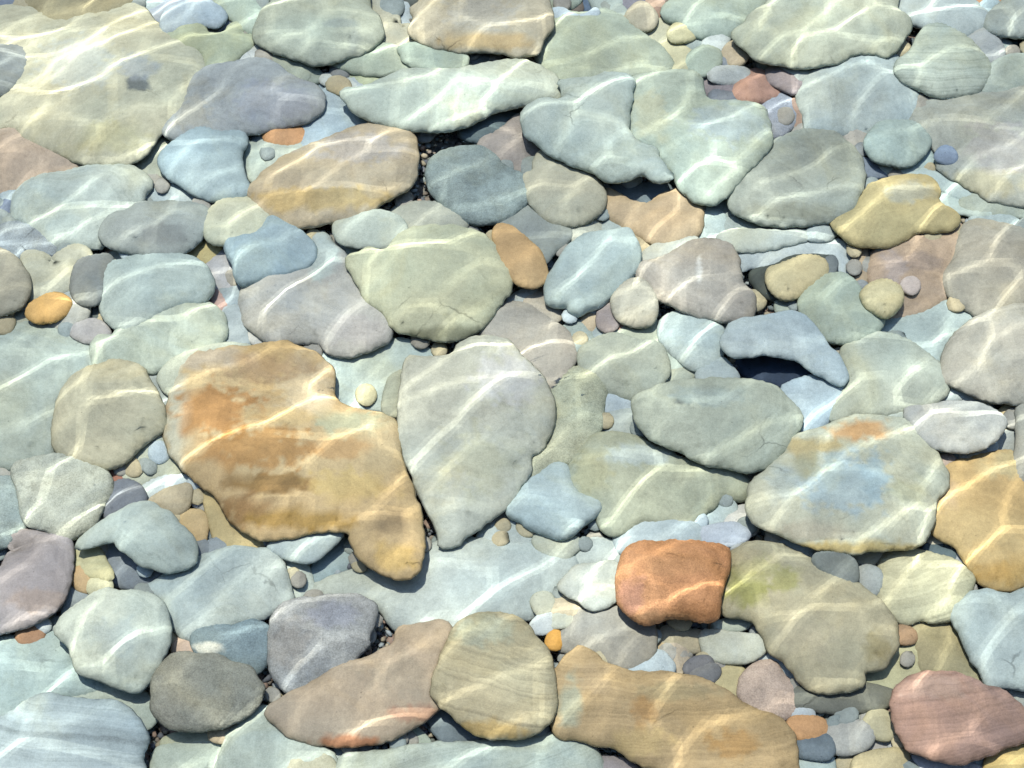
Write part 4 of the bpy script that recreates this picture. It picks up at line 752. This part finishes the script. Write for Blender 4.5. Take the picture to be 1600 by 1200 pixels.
# small pebbles wedged in the gaps
RAST = np.zeros((300, 420), bool)           # 4 px cells from (-40,0) to (1640,1200)
gx, gy = np.meshgrid(np.arange(420) * 4 - 38, np.arange(300) * 4 + 2)
GP = np.c_[gx.ravel(), gy.ravel()].astype(float)
for pl, ly in list(ALL_OUTLINES):
    if ly < 2 and (pl.max(0) - pl.min(0)).max() < 105:
        continue                            # low small stones may carry a pebble
    lo, hi = pl.min(0) - 4, pl.max(0) + 4
    k = np.nonzero((GP[:, 0] > lo[0]) & (GP[:, 0] < hi[0]) & (GP[:, 1] > lo[1]) & (GP[:, 1] < hi[1]))[0]
    if len(k):
        hit = inside(GP[k], pl)
        RAST.ravel()[k[hit]] = True
free = GP[~RAST.ravel()]
KINDS = [('98A49E', 'small grey-green pebble wedged in a gap between the larger stones', 'small grey-green gap pebbles'),
         ('A8A498', 'small beige-grey pebble wedged in a gap between the larger stones', 'small beige-grey gap pebbles'),
         ('8E9494', 'small slate-grey pebble wedged in a gap between the larger stones', 'small slate-grey gap pebbles'),
         ('C0B494', 'small tan pebble wedged in a gap between the larger stones', 'small tan gap pebbles'),
         ('B8C8CA', 'small pale blue pebble wedged in a gap between the larger stones', 'small pale blue gap pebbles')]
placed = []
tries = 0
while len(placed) < 235 and tries < 9000:
    tries += 1
    q = free[rng.randrange(len(free))]
    if not (-10 < q[0] < 1610 and 0 < q[1] < 1200):
        continue
    rad = rng.choice([4, 5, 5, 6, 7, 8, 10, 12])
    if any((q[0] - a) ** 2 + (q[1] - b) ** 2 < (.85 * (rad + c)) ** 2 for a, b, c in placed):
        continue
    placed.append((q[0], q[1], rad))
    an = rng.uniform(0, math.pi)
    asp = rng.uniform(.55, .9)
    poly = []
    nk = rng.choice([6, 7, 8])
    for k in range(nk):
        t = 2 * math.pi * (k + rng.uniform(-.22, .22)) / nk
        rr = rad * rng.uniform(.78, 1.2)
        x, y = rr * math.cos(t), rr * math.sin(t) * asp
        poly.append((q[0] + x * math.cos(an) - y * math.sin(an), q[1] + (x * math.sin(an) + y * math.cos(an)) * .8))
    kd = KINDS[rng.choices(range(5), (26, 30, 10, 26, 8))[0]]
    seed += 1
    o = build_stone('pebble', rng.choice([1, 1, 2, 2]), kd[0], 'p', poly, seed)
    if o:
        o['label'], o['category'], o['group'] = kd[1], 'pebble', kd[2]

# ------------------------------------------------------------------ gravel and stream bed
def gravel():
    bm = bmesh.new()
    bmesh.ops.create_icosphere(bm, subdivisions=1, radius=1)
    bv = np.array([tuple(v.co) for v in bm.verts])
    bf = np.array([[v.index for v in f.verts] for f in bm.faces])
    bm.free()
    VV, FF = [], []
    cnt = 0

    def put(x, y, z, s):
        nonlocal cnt
        sx, sy, sz = s * rng.uniform(.8, 1.3), s * rng.uniform(.6, 1.0), s * rng.uniform(.35, .6)
        a = rng.uniform(0, 6.28)
        jit = 1 + .16 * np.array([math.sin(7 * v[0] + a) + math.cos(6 * v[1] + 2 * a) for v in bv])
        v = bv * jit[:, None] * (sx, sy, sz)
        ca, sa = math.cos(a), math.sin(a)
        v = np.c_[v[:, 0] * ca - v[:, 1] * sa + x, v[:, 0] * sa + v[:, 1] * ca + y, v[:, 2] + z]
        VV.append(v)
        FF.append(bf + cnt)
        cnt += len(v)
    for _ in range(9000):
        q = free[rng.randrange(len(free))]
        p = on_plane(q[0] + rng.uniform(-3, 3), q[1] + rng.uniform(-3, 3), Vector((0, 0, 0)), Vector((0, 0, 1)))
        put(p.x, p.y, rng.uniform(-.006, .009), rng.choice([.003, .004, .005, .006, .008]))
    k = 0
    while k < 2600:
        x, y = rng.uniform(-1.9, 1.9), rng.uniform(-1.5, 1.9)
        if abs(x) < .74 + .12 * y and -.48 < y < .62:
            continue
        put(x, y, rng.uniform(-.008, .01), rng.choice([.012, .016, .02, .028, .04]))
        k += 1
    me = bpy.data.meshes.new('gravel')
    me.from_pydata(np.vstack(VV).tolist(), [], np.vstack(FF).tolist())
    link('gravel', me, GRAVEL, kind='stuff', label='fine mixed gravel filling the gaps between the stones')


gravel()


def cobbles_beyond():
    """the bed goes on outside the photograph: one mass of cobbles"""
    bm = bmesh.new()
    bmesh.ops.create_icosphere(bm, subdivisions=4, radius=1)
    bv = np.array([tuple(v.co) for v in bm.verts])
    bf = np.array([[v.index for v in f.verts] for f in bm.faces])
    bm.free()
    pal = ['B4BFB0', 'BEC9BC', 'B0B4A4', 'C2BCA0', 'A8B0A2', '98A8A0', 'C4B898', 'AEA8A2', 'B8C8C4', 'C0C8B8', '9CA4A4', 'BCA890']
    spots, VV, FF, TT, cnt = [], [], [], [], 0
    for t in range(5000):
        if len(spots) > 300:
            break
        x, y, s = rng.uniform(-1.9, 1.9), rng.uniform(-1.5, 1.8), rng.choice([.05, .07, .08, .1, .12, .14])
        d = Vector((x, y, .03)) - CAM
        z = d.dot(FWD)
        u, v = 800 + d.x / z / TANH * 800, 600 - d.dot(UP) / z / TANH * 800
        m = s / MPP
        if -20 - m < u < 1620 + m and -20 - m < v < 1220 + m:
            continue
        if any((x - a) ** 2 + (y - b) ** 2 < (.80 * (s + c)) ** 2 for a, b, c in spots):
            continue
        spots.append((x, y, s))
        off = Vector((t * .37, t * .11, 0))
        disp = np.array([1 + .22 * noise.noise(Vector(q) * 1.1 + off) + .05 * noise.noise(Vector(q) * 3.5 + off) for q in bv])
        a = rng.uniform(0, 6.28)
        q = bv * disp[:, None] * (s * rng.uniform(.9, 1.25), s * rng.uniform(.65, 1.0), s * rng.uniform(.22, .36))
        q = np.c_[q[:, 0] * math.cos(a) - q[:, 1] * math.sin(a) + x, q[:, 0] * math.sin(a) + q[:, 1] * math.cos(a) + y, q[:, 2] + s * .16]
        VV.append(q)
        FF.append(bf + cnt)
        TT.append(np.tile(np.r_[lin(rng.choice(pal)) * ALBEDO, 1], (len(q), 1)))
        cnt += len(q)
    me = bpy.data.meshes.new('outer_cobbles')
    V = np.vstack(VV)
    me.from_pydata(V.tolist(), [], np.vstack(FF).tolist())
    me.attributes.new('tint', 'FLOAT_COLOR', 'POINT').data.foreach_set('color', np.vstack(TT).astype('f').ravel())
    for nm, arr in (('strata', V @ np.array((.2, .15, .96))), ('band', np.full(cnt, .3)), ('rough', np.zeros(cnt))):
        me.attributes.new(nm, 'FLOAT', 'POINT').data.foreach_set('value', arr.astype('f'))
    link('outer_cobbles', me, STONE, kind='stuff', label='mass of cobbles carrying the stream bed on beyond the picture')


cobbles_beyond()


def coords(fine, half, far):
    c = np.arange(-half, half + 1e-9, fine)
    ext, s, v = [], fine * 3, half
    while v < far:
        v += s
        s *= 1.5
        ext.append(v)
    return np.r_[-np.array(ext[::-1]), c, np.array(ext)]


def sheet(name, xs, ys, Z, mat, **kw):
    X, Y = np.meshgrid(xs, ys)
    z = Z(X, Y)
    w, h = len(xs), len(ys)
    me = bpy.data.meshes.new(name)
    i = np.arange((h - 1) * (w - 1))
    a = i // (w - 1) * w + i % (w - 1)
    F = np.c_[a, a + 1, a + w + 1, a + w]
    me.from_pydata(np.c_[X.ravel(), Y.ravel(), z.ravel()].tolist(), [], F.tolist())
    return link(name, me, mat, **kw)


xs = coords(.05, 2.0, 40)
sheet('stream_bed', xs, xs, lambda X, Y: -.007 + .003 * np.sin(5 * X + 1) * np.cos(4 * Y), BED, kind='structure')

# ------------------------------------------------------------------ the rippled water surface
wr = random.Random(WSEED)
waves = []
for lam, amp, cnt in WAVES:
    for _ in range(cnt):
        l = lam * wr.uniform(.82, 1.22)
        th = R(WDIR) + wr.gauss(0, WSPREAD)
        waves.append((2 * math.pi / l * math.cos(th), 2 * math.pi / l * math.sin(th), wr.uniform(0, 6.28), amp * wr.uniform(.6, 1.3)))
WX, WY = (-2.3, 1.4), (-.9, 2.6)            # the part of the surface whose light reaches the stones in view


def crests(X, Y, size, kappa, focus, stretch, ang):
    """shallow troughs meeting in rounded crests, the way crossing ripples do"""
    ca, sa = math.cos(R(ang)), math.sin(R(ang))
    U, V = X * ca + Y * sa, (-X * sa + Y * ca) * stretch
    ph = [wr.uniform(0, 6.28) for _ in range(6)]
    U = U + .18 * size * np.sin(V / size * 2.1 + ph[0]) + .06 * size * np.sin(V / size * 5.3 + U / size * 1.7 + ph[1])
    V = V + .18 * size * np.sin(U / size * 1.9 + ph[2]) + .06 * size * np.sin(U / size * 4.7 - V / size * 2.3 + ph[3])
    tau = (kappa * size * .5) ** 2 / focus
    acc = np.zeros_like(U)
    i0, i1, j0, j1 = int(U.min() / size) - 2, int(U.max() / size) + 2, int(V.min() / size) - 2, int(V.max() / size) + 2
    for i in range(i0, i1 + 1):
        for j in range(j0, j1 + 1):
            cu, cv = (i + .5 * (j % 2) + wr.uniform(-.42, .42)) * size, (j + wr.uniform(-.42, .42)) * size
            h = wr.uniform(0, .10) * kappa * size * size
            d = kappa / 2 * ((U - cu) ** 2 + (V - cv) ** 2) + h
            k = d < 90 * tau + kappa * size * size * .6
            acc[k] += np.exp(-np.minimum(d[k] / tau, 600))
    return -tau * np.log(acc + 1e-250)


def surface(X, Y):
    z = np.zeros_like(X)
    ins = (X > WX[0] - .3) & (X < WX[1] + .3) & (Y > WY[0] - .3) & (Y < WY[1] + .3)
    x, y = X[ins], Y[ins]
    q = np.zeros_like(x)
    for kx, ky, ph, a in waves:
        q += a * np.sin(kx * x + ky * y + ph)
    for c in CRESTS:
        h = crests(x, y, *c)
        q += h - h.mean()
    f = lambda v, lo, hi: np.clip((v - lo + .25) / .5, 0, 1) * np.clip((hi + .25 - v) / .5, 0, 1)
    z[ins] = q * f(x, *WX) * f(y, *WY)
    return WATER_Z + z


def span(lo, hi, fine, far):
    c = list(np.arange(lo, hi, fine))
    s = fine
    while c[-1] < far:
        s *= 1.35
        c.append(c[-1] + s)
    s = fine
    while c[0] > -far:
        s *= 1.35
        c.insert(0, c[0] - s)
    return np.array(c)


wo = sheet('water', span(WX[0] - .3, WX[1] + .3, WRES, 40), span(WY[0] - .3, WY[1] + .3, WRES, 40), surface, WATER, kind='structure')
wo.cycles.is_caustics_receiver = False
wo.cycles.is_caustics_caster = True

# ------------------------------------------------------------------ the faint milkiness of the water
if HAZE:
    m, g = material('water_haze')
    v = g.n('ShaderNodeVolumePrincipled', {'Color': HAZECOL, 'Density': HAZE, 'Anisotropy': .2})
    g.n('ShaderNodeOutputMaterial', {'Volume': v.outputs[0]})
    X0, Y0, Z0, Z1 = 60, 60, -1.1, WATER_Z + .5
    me = bpy.data.meshes.new('haze')
    me.from_pydata([(x, y, z) for z in (Z0, Z1) for y in (-Y0, Y0) for x in (-X0, X0)], [],
                   [(0, 2, 3, 1), (4, 5, 7, 6), (0, 1, 5, 4), (2, 6, 7, 3), (0, 4, 6, 2), (1, 3, 7, 5)])
    me.materials.append(m)
    hz = bpy.data.objects.new('haze', me)
    COL.objects.link(hz)
    hz['kind'] = 'stuff'
    hz['label'] = 'faint milky haze filling the clear water'

# ------------------------------------------------------------------ daylight
AZ, EL = R(SUN_AZ), R(SUN_EL)
w = bpy.data.worlds.new('World')
sc.world = w
w.use_nodes = True
g = NT(w.node_tree)
sky = g.n('ShaderNodeTexSky', sky_type='NISHITA', sun_disc=False, sun_elevation=EL, sun_rotation=AZ)
bg = g.n('ShaderNodeBackground', {'Color': sky.outputs[0], 'Strength': SKY})
g.n('ShaderNodeOutputWorld', {'Surface': bg.outputs[0]})
L = bpy.data.lights.new('sun', 'SUN')
L.energy = SUN
L.angle = R(SUN_ANG)
L.color = (1, .955, .87)
L.cycles.is_caustics_light = True
lo = bpy.data.objects.new('sun', L)
COL.objects.link(lo)
d = Vector((math.sin(AZ) * math.cos(EL), math.cos(AZ) * math.cos(EL), math.sin(EL)))
lo.rotation_euler = d.to_track_quat('Z', 'Y').to_euler()
lo.location = d * 10

# ------------------------------------------------------------------ camera
cam = bpy.data.cameras.new('camera')
cam.sensor_fit = 'HORIZONTAL'
cam.angle = HFOV
cam.clip_start, cam.clip_end = .01, 200
co = bpy.data.objects.new('camera', cam)
COL.objects.link(co)
co.location = CAM
co.rotation_euler = (math.pi / 2 - PITCH, 0, 0)
sc.camera = co

sc.render.engine = 'CYCLES'
sc.cycles.use_denoising = True
sc.cycles.max_bounces = 8
sc.cycles.diffuse_bounces = 4
sc.cycles.caustics_refractive = True
sc.cycles.caustics_reflective = False
sc.cycles.sample_clamp_indirect = 4.0
vs_ = sc.view_settings
vs_.view_transform = 'Standard'
vs_.look = 'None'
vs_.exposure = EXPO
vs_.gamma = 1
